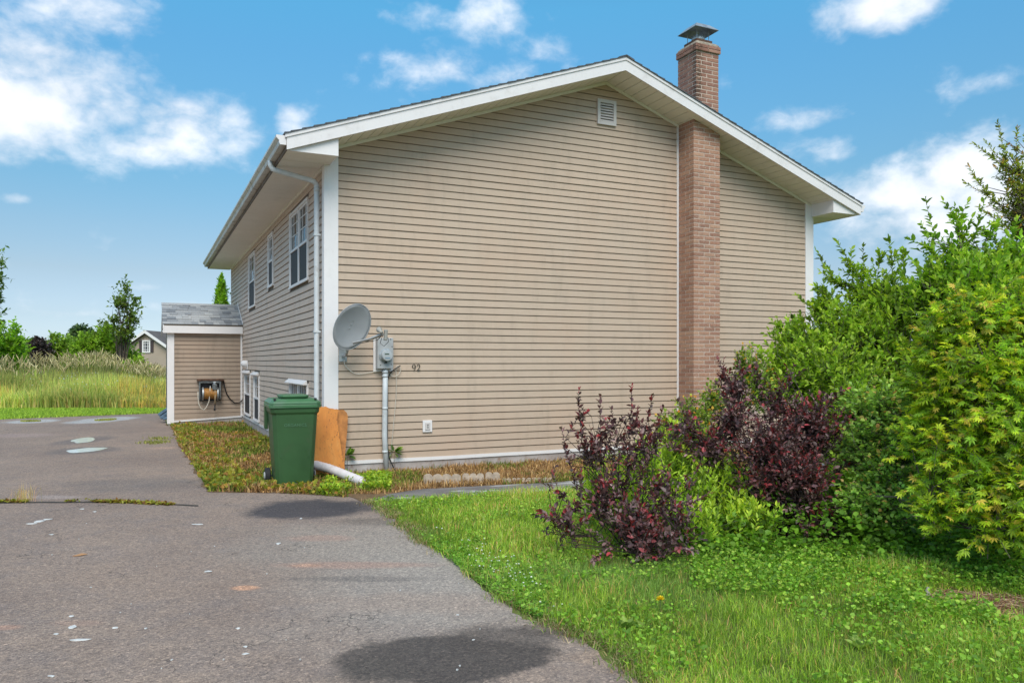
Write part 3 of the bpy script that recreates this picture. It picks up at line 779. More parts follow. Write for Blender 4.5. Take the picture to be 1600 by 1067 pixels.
# ------------------------------------------------------------------ ground sheets
def ypt(px, py, y):      # point of the vertical plane world-y = y
    dd = RGT*((px-HX)/FOC)+FWD+Vector((0, 0, (HY-py)/FOC)); k = (y-CAM.y)/dd.y; return CAM+dd*k
def xy(v): return (v.x, v.y)
def sheet(name, poly, z, mat, kind='structure', sub=0):
    from mathutils.geometry import delaunay_2d_cdt
    pts = []
    for p in poly:
        if not pts or math.hypot(p[0]-pts[-1][0], p[1]-pts[-1][1]) > 1e-3: pts.append((p[0], p[1]))
    if math.hypot(pts[0][0]-pts[-1][0], pts[0][1]-pts[-1][1]) < 1e-3: pts.pop()
    ar = sum(pts[i][0]*pts[(i+1) % len(pts)][1]-pts[(i+1) % len(pts)][0]*pts[i][1] for i in range(len(pts)))
    if ar < 0: pts = pts[::-1]
    r = delaunay_2d_cdt([Vector(p) for p in pts], [], [list(range(len(pts)))], 1, 1e-5)
    fs = []
    for f in r[2]:
        q = [r[0][i] for i in f]; s_ = sum(q[i].x*q[(i+1) % len(q)].y-q[(i+1) % len(q)].x*q[i].y for i in range(len(q)))
        fs.append(list(f) if s_ > 0 else list(f)[::-1])
    me = bpy.data.meshes.new(name); me.from_pydata([(v.x, v.y, z) for v in r[0]], [], fs); me.materials.append(mat)
    o = bpy.data.objects.new(name, me); link(o); o['kind'] = kind; return o
def wobble(pts, amp, step=.12, seed=0):
    res = []
    for a, b in zip(pts[:-1], pts[1:]):
        a, b = Vector((*a, 0)), Vector((*b, 0)); n_ = max(1, int((b-a).length/step))
        for i in range(n_):
            p_ = a+(b-a)*i/n_; q = noise.noise(Vector((p_.x*2.5, p_.y*2.5, seed)))+.6*noise.noise(Vector((p_.x*8, p_.y*8, seed+3)))
            t_ = (b-a).normalized(); p_ = p_+Vector((-t_.y, t_.x, 0))*q*amp; res.append((p_.x, p_.y))
    res.append(tuple(pts[-1])); return res
# ground
m, t, n, l, b = new_mat('lawn_soil'); P = pos(t)
col = ramp(t, noise_n(t, P, 1.3, 8, .6), [(.3, (.12, .14, .04)), (.55, (.15, .19, .045)), (.75, (.22, .19, .08))])
col = mixc(t, mrange(t, noise_n(t, P, 18, 6, .7), .45, .7), col, (.12, .095, .05))
l.new(col, b.inputs['Base Color']); b.inputs['Roughness'].default_value = 1; b.inputs['Specular IOR Level'].default_value = .1; bump(t, b, noise_n(t, P, 14, 6), .6, .03); M['soil'] = m
R_ = 900
sheet('ground', [(-R_, -R_), (R_, -R_), (R_, R_), (-R_, R_)], 0, M['soil'])
# driveway
EDGE_PX = [(577, 786), (600, 801), (640, 831), (690, 862), (745, 906), (790, 941), (830, 966), (880, 987), (940, 1016), (1000, 1067), (1075, 1150), (1200, 1320)]
EDGE = [xy(G(*p)) for p in EDGE_PX]
BED_PX = [(577, 786), (545, 779), (500, 774), (430, 771), (326, 769), (312, 745), (297, 720), (281, 698), (272, 676), (264, 662)]
BEDE = [xy(G(*p)) for p in BED_PX]
FAR_PX = [(262, 645.5), (180, 647.5), (100, 650), (0, 655.5), (-200, 668)]
FARE = [xy(G(*p)) for p in FAR_PX]
en = (EXL-.03, ET0+.02)
dr = wobble(EDGE[::-1], .10, .06, seed=1)+[xy(G(600, 768)), (-.3, -.3), (-1.0, 8), en, (EXL-.02, 11.8)]+wobble(FARE, .05, .3, 5)+[(-26, 3), (-26, -24), (3.5, -24)]
def stain(t, px, py, rpx, rpy, warp=.35, soft=.5, seed=0.):
    c = G(px, py); d0 = (c-CAM).dot(FWD); ra = rpx/FOC*d0
    rb = abs((G(px, py-rpy)-G(px, py+rpy)).dot(FWD))/2
    P = pos(t)
    def dot(v):
        s_ = t.nodes.new('ShaderNodeVectorMath'); s_.operation = 'SUBTRACT'; t.links.new(P, s_.inputs[0]); s_.inputs[1].default_value = c
        d = t.nodes.new('ShaderNodeVectorMath'); d.operation = 'DOT_PRODUCT'; t.links.new(s_.outputs[0], d.inputs[0]); d.inputs[1].default_value = v; return d.outputs['Value']
    a = mth(t, 'DIVIDE', dot(RGT), ra); q = mth(t, 'DIVIDE', dot(FWD), rb)
    rr = mth(t, 'SQRT', mth(t, 'ADD', mth(t, 'MULTIPLY', a, a), mth(t, 'MULTIPLY', q, q)))
    nn_ = noise_n(t, P, 1.6, 7, .68, off=(seed, seed, 0))
    rr = mth(t, 'ADD', rr, mth(t, 'MULTIPLY', mth(t, 'SUBTRACT', nn_, .5), warp*4))
    return mrange(t, rr, 1+soft/2, 1-soft/2)
m, t, n, l, b = new_mat('old_asphalt'); P = pos(t)
f1 = noise_n(t, P, .5, 8, .62); f2 = noise_n(t, P, 3, 8, .7, off=(5, 1, 0))
col = ramp(t, f1, [(.28, (.225, .165, .135)), (.5, (.29, .215, .171)), (.72, (.355, .262, .203))])
col = mixc(t, mrange(t, f2, .4, .75, 0, .5), col, (.21, .175, .165))
col = mixc(t, stain(t, 700, 900, 190, 70, .35, 1.4, 3), col, (.34, .29, .25))
col = mixc(t, mth(t, 'MULTIPLY', stain(t, 560, 850, 170, 40, .4, 1.4, 7), .7), col, (.34, .29, .245))
for (px, py, rx, ry, k, c, w_, so_) in [(690, 1030, 150, 40, .88, (.072, .060, .054), .5, .32), (790, 1003, 85, 24, .7, (.09, .072, .062), .5, .7), (590, 1050, 60, 20, .6, (.10, .082, .07), .5, .7), (640, 940, 160, 16, .35, (.36, .25, .19), .5, 1.0), (300, 900, 200, 30, .35, (.30, .215, .165), .5, 1.2), (420, 1000, 150, 30, .3, (.34, .26, .21), .5, 1.2), (860, 985, 60, 9, .5, (.09, .07, .06), .3, .8), (478, 795, 85, 15, .88, (.055, .051, .058), .3, .5), (560, 790, 60, 8, .7, (.06, .055, .06), .3, .5),
      (600, 815, 55, 6, .4, (.09, .08, .07), .4, .8), (560, 905, 120, 4, .35, (.09, .085, .085), .4, .8), (215, 757, 95, 10, .35, (.10, .10, .105), .4, 1.0),
      (560, 883, 110, 5, .45, (.42, .24, .18), .35, .9), (480, 884, 22, 2.5, .6, (.5, .29, .2), .3, .9), (383, 919, 22, 4, .7, (.62, .33, .2), .3, .7), (500, 841, 50, 5, .45, (.42, .26, .2), .3, .8), (120, 974, 40, 5, .35, (.4, .25, .19), .4, .9), (8, 981, 22, 4, .5, (.48, .27, .19), .3, .9), (610, 740, 40, 3, .3, (.4, .28, .2), .3, .9),
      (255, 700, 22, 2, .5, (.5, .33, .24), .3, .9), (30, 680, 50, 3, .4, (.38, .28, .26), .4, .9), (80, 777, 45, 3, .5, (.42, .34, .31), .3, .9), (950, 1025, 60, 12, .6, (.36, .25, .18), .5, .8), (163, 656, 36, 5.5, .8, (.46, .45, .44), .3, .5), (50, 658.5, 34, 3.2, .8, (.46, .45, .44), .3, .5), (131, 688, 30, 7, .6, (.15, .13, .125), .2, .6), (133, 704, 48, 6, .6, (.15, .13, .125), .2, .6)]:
    col = mixc(t, mth(t, 'MULTIPLY', stain(t, px, py, rx, ry, w_, so_, px*.01), k), col, c)
# stones in the worn surface
v1 = n.new('ShaderNodeTexVoronoi'); v1.inputs['Scale'].default_value = 75; l.new(P, v1.inputs['Vector'])
hs1 = n.new('ShaderNodeSeparateColor'); l.new(v1.outputs['Color'], hs1.inputs[0])
sp1 = ramp(t, hs1.outputs[0], [(0, (.42, .42, .45)), (.3, (.80, .80, .82)), (.7, (1.08, 1.07, 1.04)), (.92, (1.35, 1.32, 1.26)), (1, (1.9, 1.8, 1.7))])
col = mixc(t, .55, col, sp1, 'MULTIPLY')
v2 = n.new('ShaderNodeTexVoronoi'); v2.inputs['Scale'].default_value = 190; l.new(P, v2.inputs['Vector'])
hs2 = n.new('ShaderNodeSeparateColor'); l.new(v2.outputs['Color'], hs2.inputs[0])
col = mixc(t, .5, col, ramp(t, hs2.outputs[1], [(0, (.6, .6, .62)), (.8, (1.1, 1.1, 1.08)), (1, (1.9, 1.85, 1.8))]), 'MULTIPLY')
# hairline cracks
v3 = n.new('ShaderNodeTexVoronoi'); v3.feature = 'DISTANCE_TO_EDGE'; v3.inputs['Scale'].default_value = 1.1
wv_ = n.new('ShaderNodeVectorMath'); wv_.operation = 'ADD'; l.new(P, wv_.inputs[0])
nv = n.new('ShaderNodeTexNoise'); nv.inputs['Scale'].default_value = 3; nv.inputs['Detail'].default_value = 6; l.new(P, nv.inputs['Vector']); l.new(nv.outputs['Color'], wv_.inputs[1]); l.new(wv_.outputs[0], v3.inputs['Vector'])
ck = mth(t, 'MULTIPLY', mrange(t, v3.outputs['Distance'], .008, .001), mrange(t, noise_n(t, P, .9, 3, off=(9, 9, 0)), .50, .58))
col = mixc(t, mth(t, 'MULTIPLY', ck, .7), col, (.03, .028, .026))
l.new(col, b.inputs['Base Color'])
wet = stain(t, 690, 1030, 150, 40, .5, .32, 6.9)
l.new(mrange(t, wet, 0, 1, .88, .8), b.inputs['Roughness']); b.inputs['Specular IOR Level'].default_value = .3
bump(t, b, v1.outputs['Distance'], .5, .006); M['asphalt'] = m
sheet('driveway', dr, .004, M['asphalt'])
# a seam across the drive, with weeds in it
m = simple('seam_grit', (.045, .038, .03), .95, .3, 30, bmp=.4)
seam_px = [(-30, 786), (60, 784.5), (140, 784.5), (200, 785), (270, 788), (310, 790)]
top = wobble([xy(G(*p)) for p in seam_px], .02, .06, 8); bot = wobble([xy(G(p[0], p[1]+1.6)) for p in seam_px], .015, .06, 12)
sheet('driveway_seam', top+bot[::-1], .0075, m)
# path to the right
m, t, n, l, b = new_mat('wet_concrete_path'); P = pos(t)
col = ramp(t, noise_n(t, P, 1.2, 8, .65, sc=(1, 2.5, 1)), [(.3, (.10, .092, .088)), (.5, (.17, .155, .15)), (.7, (.25, .235, .225))])
col = mixc(t, mrange(t, noise_n(t, P, 2.4, 6, .55, sc=(.6, 2.2, 1), off=(2.3, 0, 0)), .53, .62), col, (.42, .41, .405))
col = mixc(t, .5, col, ramp(t, noise_n(t, P, 120, 4, .7), [(.35, (.6, .6, .6)), (.65, (1.4, 1.4, 1.4))]), 'MULTIPLY')
l.new(col, b.inputs['Base Color']); b.inputs['Roughness'].default_value = .62; bump(t, b, noise_n(t, P, 60, 5), .3, .004)
PT = [xy(G(*p)) for p in [(578, 784), (606, 772), (665, 765), (740, 761), (850, 756)]]; PB = [xy(G(*p)) for p in [(577, 787), (625, 783), (690, 779), (770, 774), (860, 771)]]
PT.append((9.5, PT[-1][1]-.15)); PB.append((9.5, PB[-1][1]-.25))
sheet('walkway', wobble(PT, .06, seed=20)+wobble(PB, .06, seed=22)[::-1], .012, m)
# bed of litter and weeds along the walls
m, t, n, l, b = new_mat('litter_bed'); P = pos(t)
col = ramp(t, noise_n(t, P, 5, 8, .7), [(.3, (.10, .065, .035)), (.5, (.19, .11, .05)), (.7, (.29, .17, .085))])
col = mixc(t, mrange(t, noise_n(t, P, 60, 5, .7), .5, .7), col, (.06, .045, .03))
l.new(col, b.inputs['Base Color']); b.inputs['Roughness'].default_value = 1; bump(t, b, noise_n(t, P, 50, 6), .8, .02); M['litter'] = m
BED = BEDE[::-1]+[PT[1], PT[2], PT[3], PT[4], PT[5], (9.5, .0), (-.0, .0), (-.0, ET0), (EXL, ET0)]
bedpoly = wobble([(EXL-.02, ET0+.01)]+BEDE[::-1], .10, .08, seed=31)+wobble(PT[1:], .06, seed=20)+[(9.5, .05), (.05, .05), (.05, ET0+.05), (EXL, ET0+.05)]
sheet('garden_bed', bedpoly, .008, M['litter'])
# bare red soil patch in the lawn at the right
m = simple('red_mulch', (.22, .115, .075), 1, .4, 14, bmp=.8)
RP = [G(*p) for p in [(1440, 932), (1480, 924), (1540, 928), (1620, 938), (1660, 955), (1620, 976), (1560, 966), (1500, 948), (1450, 944)]]
sheet('bare_soil', wobble([xy(p) for p in RP]+[xy(RP[0])], .05, .08, 40)[:-1], .006, m)
# puddles
m, t, n, l, b = new_mat('puddle_water'); b.inputs['Base Color'].default_value = (.86, .86, .84, 1); b.inputs['Roughness'].default_value = .10; b.inputs['IOR'].default_value = 1.6; b.inputs['Specular IOR Level'].default_value = 1.0  # white sky glare on the water is put into the base colour
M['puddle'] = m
rim = simple('pale_dried_silt', (.34, .32, .30), .9, .1, 9)
def puddle(px, py, rx, ry, tilt, sd, dirty=None):
    def ell(k, z, amp):
        pts = []
        for i in range(36):
            a = 2*math.pi*i/36; q = k*(1+amp*noise.noise(Vector((math.cos(a)*1.4, math.sin(a)*1.4, sd))))
            x_, y_ = math.cos(a)*rx*q, math.sin(a)*ry*q; g = G(px+x_, py-tilt*x_+y_*(1.0), 0); pts.append((g.x, g.y))
        return pts
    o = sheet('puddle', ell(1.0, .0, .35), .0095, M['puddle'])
    return o
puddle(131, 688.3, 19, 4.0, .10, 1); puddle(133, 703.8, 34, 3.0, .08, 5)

# ------------------------------------------------------------------ objects by the house
# wheeled cart
bp = G(461, 763); bin_ = thing('wheeled_bin', 'dark green wheeled cart with lighter green lid standing at the corner of the house', 'bin', (bp.x, bp.y, .004), math.radians(-2))
def taper(mb, secs, ch=.05, close=True):
    b0 = len(mb.v); k = 8
    for (z_, wx, y0_, y1_) in secs:
        c = ch
        mb.v += [(-wx+c, y0_, z_), (wx-c, y0_, z_), (wx, y0_+c, z_), (wx, y1_-c, z_), (wx-c, y1_, z_), (-wx+c, y1_, z_), (-wx, y1_-c, z_), (-wx, y0_+c, z_)]
    for i in range(len(secs)-1):
        for j in range(k): mb.f.append((b0+i*k+j, b0+i*k+(j+1) % k, b0+(i+1)*k+(j+1) % k, b0+(i+1)*k+j))
    if close: mb.f += [tuple(b0+j for j in range(k))[::-1], tuple(b0+(len(secs)-1)*k+j for j in range(k))]
    return mb
D0 = 0.0
mb = MB(); taper(mb, [(0, .195, .02, .40), (.02, .215, .01, .44), (.88, .262, -.035, .585), (.90, .280, -.05, .60), (.955, .285, -.055, .605)], .045)
body = mb.build('body', M['bin'], bin_, bevel=.006)
mb = MB(); taper(mb, [(.955, .300, -.070, .62), (.995, .302, -.072, .622), (1.0, .292, -.06, .615)], .05); mb.build('rim', M['bin_lid'], bin_, bevel=.004)
mb = MB(); taper(mb, [(1.0005, .300, -.070, .605), (1.022, .298, -.068, .60), (1.045, .27, -.03, .57), (1.060, .255, -.01, .55), (1.064, .22, .03, .50)], .05); lid = mb.build('lid', M['bin_lid'], bin_, bevel=.004)
mb = MB(); taper(mb, [(1.0645, .15, .02, .40), (1.085, .165, .0, .43), (1.102, .165, .0, .43), (1.108, .15, .015, .41)], .035); mb.build('raised_panel', M['bin_lid'], lid, bevel=.004)
for sx in (-1, 1):
    mb = MB(); mb.box(sx*.235-.012, sx*.235+.012, -.035, .0, 1.046, 1.07); mb.build('lug', M['black_plastic'], lid)
    mb = MB(); mb.box(sx*.275-.018, sx*.275+.018, .50, .66, .67, .955); mb.build('side_wing', M['bin'], bin_, bevel=.006)
    mb = MB(); mb.lathe([(.02, -.03), (.09, -.03), (.10, -.02), (.10, .02), (.09, .03), (.02, .03)], (sx*.265, .475, .10), Vector((1, 0, 0)), 22); wh = mb.build('wheel', M['rubber'], bin_)
    mb = MB(); mb.lathe([(.005, 0), (.05, 0), (.045, .012), (.005, .014)], (sx*.297, .475, .10), Vector((sx, 0, 0)), 14); mb.build('hub', M['grey_paint'], wh)
mb = MB(); mb.tube([(-.25, .475, .10), (.25, .475, .10)], .012, 8); mb.build('axle', M['steel_dark'], bin_)
mb = MB(); mb.tube([(-.22, .60, 1.01), (-.21, .67, 1.03), (.21, .67, 1.03), (.22, .60, 1.01)], .016, 8); mb.build('handle', M['bin'], bin_)
for sx in (-1, 1):
    mb = MB(); mb.box(sx*.16-.01, sx*.16+.01, -.012, .0, .36, .52); mb.build('scuff_rib', M['bin'], bin_, bevel=.003)
fc = bpy.data.curves.new('embossed_text', 'FONT'); fc.body = 'ORGANICS'; fc.size = .05; fc.extrude = .0012; fc.align_x = 'CENTER'; fc.space_character = 1.05
tmp = bpy.data.objects.new('embossed_text', fc); COL.objects.link(tmp); bpy.context.view_layer.update()
me = bpy.data.meshes.new_from_object(tmp.evaluated_get(bpy.context.evaluated_depsgraph_get())); bpy.data.objects.remove(tmp)
me.name = 'embossed_text'; me.materials.clear(); me.materials.append(simple('green_embossing', (.085, .19, .10), .5))
o = bpy.data.objects.new('embossed_text', me); o.rotation_euler = (math.radians(92.2), 0, 0); o.location = (0, -.0318, .735); link(o, bin_)

# leaning plywood
M['ply2'] = simple('darker_plywood', (.50, .20, .055), .8, .3, 9, bmp=.3, dirt=(.30, .11, .035))
def leaner(name, label, pts, yb, yt, thick, group=None):
    """pts: outline in photograph positions on a plane leaning from y=yb at the ground to y=yt at 1 m"""
    q0 = ypt(pts[0][0], pts[0][1], yb); t_ = thing(name, label, 'board', (q0.x, yb, 0), 0, group)
    def on(px, py):
        # intersect the view ray with the leaning plane y = yb+(yt-yb)*z
        d = RGT*((px-HX)/FOC)+FWD+Vector((0, 0, (HY-py)/FOC)); s_ = yt-yb
        k = (yb+s_*CAM.z-CAM.y)/(d.y-s_*d.z); return CAM+d*k-Vector((q0.x, yb, 0))
    P_ = [on(*p) for p in pts]; n_ = len(P_)
    off = Vector((0, thick, thick*.1)); vs = P_+[p_+off for p_ in P_]
    mb = MB(); mb.add(vs, [tuple(range(n_)), tuple(range(n_, 2*n_))[::-1]]+[(i, (i+1) % n_, (i+1) % n_+n_, i+n_) for i in range(n_)])
    me = mb.mesh(name, M['ply'] if 'narrow' not in label else M['ply2']); o = bpy.data.objects.new('panel', me); link(o, t_); return t_
leaner('plywood_board', 'orange plywood sheet with bark-like flecks leaning just behind the green cart', [(470, 741), (478, 633.5), (493, 634), (497, 633), (505, 636), (509, 635), (515, 638), (521, 638.5), (528, 641), (527, 655), (529, 672), (533, 700), (537, 722), (539, 733), (536, 741)], -.30, -.10, .012)
leaner('plywood_board', 'narrow broken plywood offcut wedged behind the larger orange sheet, nearest the siding', [(522, 737), (514, 637.5), (522, 640), (526, 639), (531, 640.5), (537, 640), (542, 645), (543.5, 650), (543, 668), (541, 690), (539, 712), (538, 738)], -.20, -.055, .012)

# drain pipe
mb = MB(); pp = [W(466, 721, 10.25), W(480, 722.5, 10.12), W(492, 726, 10.0), (W(515, 732, 9.83)), W(540, 742, 9.6), W(566, 752.5, 9.36)]
fine = []
for a, b in zip(pp[:-1], pp[1:]):
    for k in range(10): fine.append(a.lerp(b, k/10))
fine.append(pp[-1])
for _ in range(6): fine = [fine[0]]+[(fine[i-1]+fine[i]*2+fine[i+1])/4 for i in range(1, len(fine)-1)]+[fine[-1]]
rr = [.056+.004*(i % 2) for i in range(len(fine))]
mb.tube(fine, rr, 14, cap=False)
mb.tube([fine[-1]-(fine[-1]-fine[-2]).normalized()*.004, fine[-1]+(fine[-1]-fine[-2]).normalized()*.002], .05, 14)
dp = mb.build('drain_pipe', M['pvc'], smooth=True); tag(dp, 'white corrugated drain pipe curving out from behind the green cart', 'pipe')

# satellite dish
UP = Vector((0, 0, 1)); Cc = W(550.5, 511, 9.98)
mj = (RGT*.44+UP*.90).normalized(); pr = (RGT*.90-UP*.44).normalized(); nrm = (pr*.62-FWD*.78).normalized(); mi = mj.cross(nrm).normalized()
if mi.dot(RGT) < 0: mi = -mi
sat = thing('satellite_dish', 'grey satellite dish on a wall bracket beside the electricity meter', 'satellite dish', Cc)
mb = MB(); K = 32; rings = 7; vs = []; fs = []
for side_ in (0, 1):
    b0 = len(vs)
    for r_ in range(rings+1):
        f = r_/rings
        for k in range(K):
            a = 2*math.pi*k/K; sup = 1+.02*math.cos(4*a)
            p_ = mj*(math.cos(a)*.308*f*sup)+mi*(math.sin(a)*.235*f*sup)+nrm*(.055*(f*f-1)-(.010 if side_ else 0)); vs.append(p_)
    for r_ in range(rings):
        for k in range(K): fs.append((b0+r_*K+k, b0+r_*K+(k+1) % K, b0+(r_+1)*K+(k+1) % K, b0+(r_+1)*K+k))
n2_ = (rings+1)*K
for k in range(K): fs.append((rings*K+k, rings*K+(k+1) % K, n2_+rings*K+(k+1) % K, n2_+rings*K+k))
mb.add(vs, fs); mb.build('reflector', M['dish'], sat, smooth=True)
mb = MB(); rim_p = [mj*(math.cos(2*math.pi*k/32)*.312)+mi*(math.sin(2*math.pi*k/32)*.239)-nrm*.004 for k in range(33)]; mb.tube(rim_p, .007, 6, cap=False); mb.build('rim', M['dish'], sat, smooth=True)
for a, b_ in ((0, 0), (.9, 0), (-.9, 0)):
    mb = MB(); mb.lathe([(.001, -.002), (.009, -.002), (.006, .006), (.001, .007)], mj*(.02+.06*a)+mi*.0-nrm*.052, nrm, 8); mb.build('bolt', M['galv'], sat)
lnb = W(598, 522, 9.62)-Cc; foot = W(553, 537, 9.96)-Cc-nrm*.03
mb = MB(); mb.beam(foot, W(586, 527.5, 9.72)-Cc, .028, .022, nrm); mb.beam(W(580, 529, 9.75)-Cc, lnb, .034, .03, nrm); mb.build('feed_arm', M['grey_paint'], sat, bevel=.003)
ld = (mj*.0+(-nrm)*1.0).normalized()
mb = MB(); c0 = W(594, 517, 9.60)-Cc; mb.lathe([(.001, .052), (.034, .05), (.038, .03), (.022, -.005), (.02, -.05), (.001, -.052)], c0, (ld+UP*.25).normalized(), 14); l1 = mb.build('receiver', M['beige_plastic'], sat, smooth=True)
mb = MB(); mb.beam(W(603, 515, 9.60)-Cc, W(602, 532, 9.60)-Cc, .035, .055, nrm); mb.build('receiver_body', M['beige_plastic'], sat, bevel=.008)
# wall bracket and mast
wp_ = wallpt(534, 553)
mb = MB(); mb.box(wp_.x-.045-Cc.x, wp_.x+.06-Cc.x, -.030-Cc.y, -.0245-Cc.y, wp_.z-.10-Cc.z, wp_.z+.08-Cc.z); mb.build('wall_plate', M['galv'], sat)
a_ = Vector((wp_.x-Cc.x+.01, -.03-Cc.y, wp_.z-Cc.z-.03)); b2 = -nrm*.10-mj*.12
mb = MB(); mb.tube([a_, a_+Vector((.01, -.12, .01)), a_+Vector((.02, -.16, .07)), b2+Vector((0, 0, -.05)), b2+mj*.15], .019, 10); mb.build('mast', M['galv'], sat, smooth=True)
mb = MB(); mb.beam(b2-mj*.08, b2+mj*.12, .09, .06, nrm); mb.build('mount_bracket', M['steel_dark'], sat, bevel=.004)
mb = MB(); mb.tube([lnb+Vector((0, 0, -.01)), W(594, 536, 9.62)-Cc, W(600, 541, 9.66)-Cc, W(607, 534, 9.64)-Cc, W(606, 527, 9.62)-Cc], .004, 5)
mb.tube([W(596, 525, 9.63)-Cc, W(590, 531, 9.7)-Cc, W(575, 534, 9.82)-Cc, W(560, 537, 9.95)-Cc], .004, 5); mb.build('feed_cable', M['cable_black'], sat)

# electricity meter on its backboard
def wb(px0, px1, py0, py1):
    a, b_ = wallpt(px0, py1), wallpt(px1, py0); return a.x, b_.x, a.z, b_.z
mo = wallpt(598, 578); met = thing('electricity_meter', 'grey metal electricity meter box with round glass dial, conduit running down the siding', 'electricity meter', (mo.x, -.016, 0))
def mbx(px0, px1, py0, py1, y0_, y1_, name, mat, bev=0, par=None):
    x0, x1, z0, z1 = wb(px0, px1, py0, py1); mb = MB(); mb.box(x0-mo.x, x1-mo.x, y0_+.016, y1_+.016, z0, z1); return mb.build(name, mat, par or met, bevel=bev)
mbx(582.5, 613, 529, 580, -.035, -.0165, 'backboard', M['white'])
x0, x1, z0, z1 = wb(589, 613.5, 528.5, 576); box = MB(); box.box(x0-.03-mo.x, x1-.03-mo.x, -.125, -.0195, z0, z1); box = box.build('box', M['grey_paint'], met, bevel=.006)
cx = (x0+x1)/2-.03-mo.x; mc = wallpt(601, 555)
mb = MB(); mb.lathe([(.001, 0), (.092, 0), (.092, .02), (.078, .022), (.078, .03)], (cx, -.125, mc.z-.005), Vector((0, -1, 0)), 28); mb.build('meter_ring', M['galv'], met)
mb = MB(); mb.lathe([(.001, .028), (.074, .028), (.074, .085), (.068, .10), (.001, .104)], (cx, -.125, mc.z-.005), Vector((0, -1, 0)), 28); gl = mb.build('meter_dome', simple('meter_glass', (.42, .44, .45), .12, .05), met, smooth=False)
mb = MB(); mb.box(cx-.04, cx+.02, -.2305, -.2295, mc.z+.006, mc.z+.022); mb.build('display', simple('meter_display', (.05, .08, .05), .4), gl)
mb = MB(); mb.box(cx-.035, cx+.035, -.2305, -.2295, mc.z-.045, mc.z-.035); mb.build('meter_print', simple('meter_print', (.15, .25, .35), .5), gl)
mb = MB(); mb.box(cx-.02, cx+.015, -.15, -.1255, z0+.075, z0+.10); mb.build('seal', M['steel_dark'], met)
for k, (u, v_) in enumerate([(-.09, .42), (.07, .40), (.09, .30), (-.07, .05), (.08, .06)]):
    mb = MB(); mb.lathe([(.001, 0), (.007, 0), (.006, .005), (.001, .006)], (cx+u, -.1255, z0+v_), Vector((0, -1, 0)), 8); mb.build('screw', M['steel_dark'], met)
cxx = wallpt(598.5, 600).x-mo.x
mb = MB(); mb.tube([(cxx+.01, -.062, z0+.0), (cxx+.005, -.062, 1.0), (cxx, -.06, .5), (cxx+.03, -.06, -.05)], .036, 14); cnd = mb.build('conduit', M['conduit'], met, smooth=True)
for zc, rr_ in ((z0-.06, .042), (z0-.115, .040), (.86, .039), (.27, .039)):
    mb = MB(); mb.tube([(cxx+.006, -.062, zc), (cxx+.006, -.062, zc+.03)], rr_, 14); mb.build('coupling', M['conduit'], cnd, smooth=True)
mb = MB(); mb.tube([(cxx+.045, -.03, z0-.02), (cxx+.05, -.03, 1.0), (cxx+.045, -.03, .4), (cxx+.07, -.035, .2), (cxx+.13, -.05, .06), (cxx+.17, -.07, -.02)], .008, 6); mb.build('ground_wire', M['cable_black'], met)
# loose cables
def cable(pts, r, mat, label, cat='cable', y=-.03):
    P_ = [wallpt(*p) for p in pts]; P_ = [Vector((p_.x, y, p_.z)) for p_ in P_]
    f_ = []
    for i in range(len(P_)-1):
        p0, p1, p2, p3 = P_[max(i-1, 0)], P_[i], P_[i+1], P_[min(i+2, len(P_)-1)]
        for k in range(6):
            u = k/6; f_.append(.5*((2*p1)+(p2-p0)*u+(2*p0-5*p1+4*p2-p3)*u*u+(3*p1-p0-3*p2+p3)*u*u*u))
    f_.append(P_[-1]); mb = MB(); mb.tube(f_, r, 6); o = mb.build('cable', mat, smooth=True); tag(o, label, cat); return o
cable([(537, 562), (538, 570), (546, 579), (556, 584), (568, 583.5), (583, 581), (594, 580)], .006, M['cable_white'], 'pale cable sagging from the satellite dish bracket to the meter box')
cable([(605, 590), (609, 582), (616, 576), (621, 573), (624, 571)], .007, M['cable_black'], 'short black cable curling out beside the top of the conduit', y=-.05)
cable([(617, 574), (618, 590), (617.5, 620), (614, 660), (611, 690), (608, 716), (607, 736)], .0045, M['cable_white'], 'thin beige cord hanging straight down beside the conduit', y=-.034)
cable([(607, 583), (613, 588), (620, 586), (624, 580), (624, 574), (620, 571), (617, 575)], .005, M['cable_white'], 'loop of beige cord coiled to the right of the meter box', y=-.042)
# outlet
x0, x1, z0_, z1_ = wb(659.5, 674, 656, 675); ot = thing('outdoor_outlet', 'white weatherproof outlet cover on the lower siding', 'outlet', ((x0+x1)/2, -.016, (z0_+z1_)/2))
hw_, hh_ = (x1-x0)/2, (z1_-z0_)/2
mb = MB(); mb.box(-hw_, hw_, -.022, 0, -hh_, hh_); mb.build('cover', M['white'], ot, bevel=.004)
mb = MB(); mb.box(-hw_*.55, hw_*.55, -.032, -.0225, -hh_*.62, hh_*.62); ib = mb.build('receptacle', M['vent'], ot, bevel=.003)
for zz in (-.022, .018):
    mb = MB(); mb.box(-.012, .014, -.0345, -.0325, zz, zz+.008); mb.build('slot', M['steel_dark'], ib)
mb = MB(); mb.box(-.004, .004, -.0345, -.0325, -.008, .008); mb.build('button', M['steel_dark'], ib)

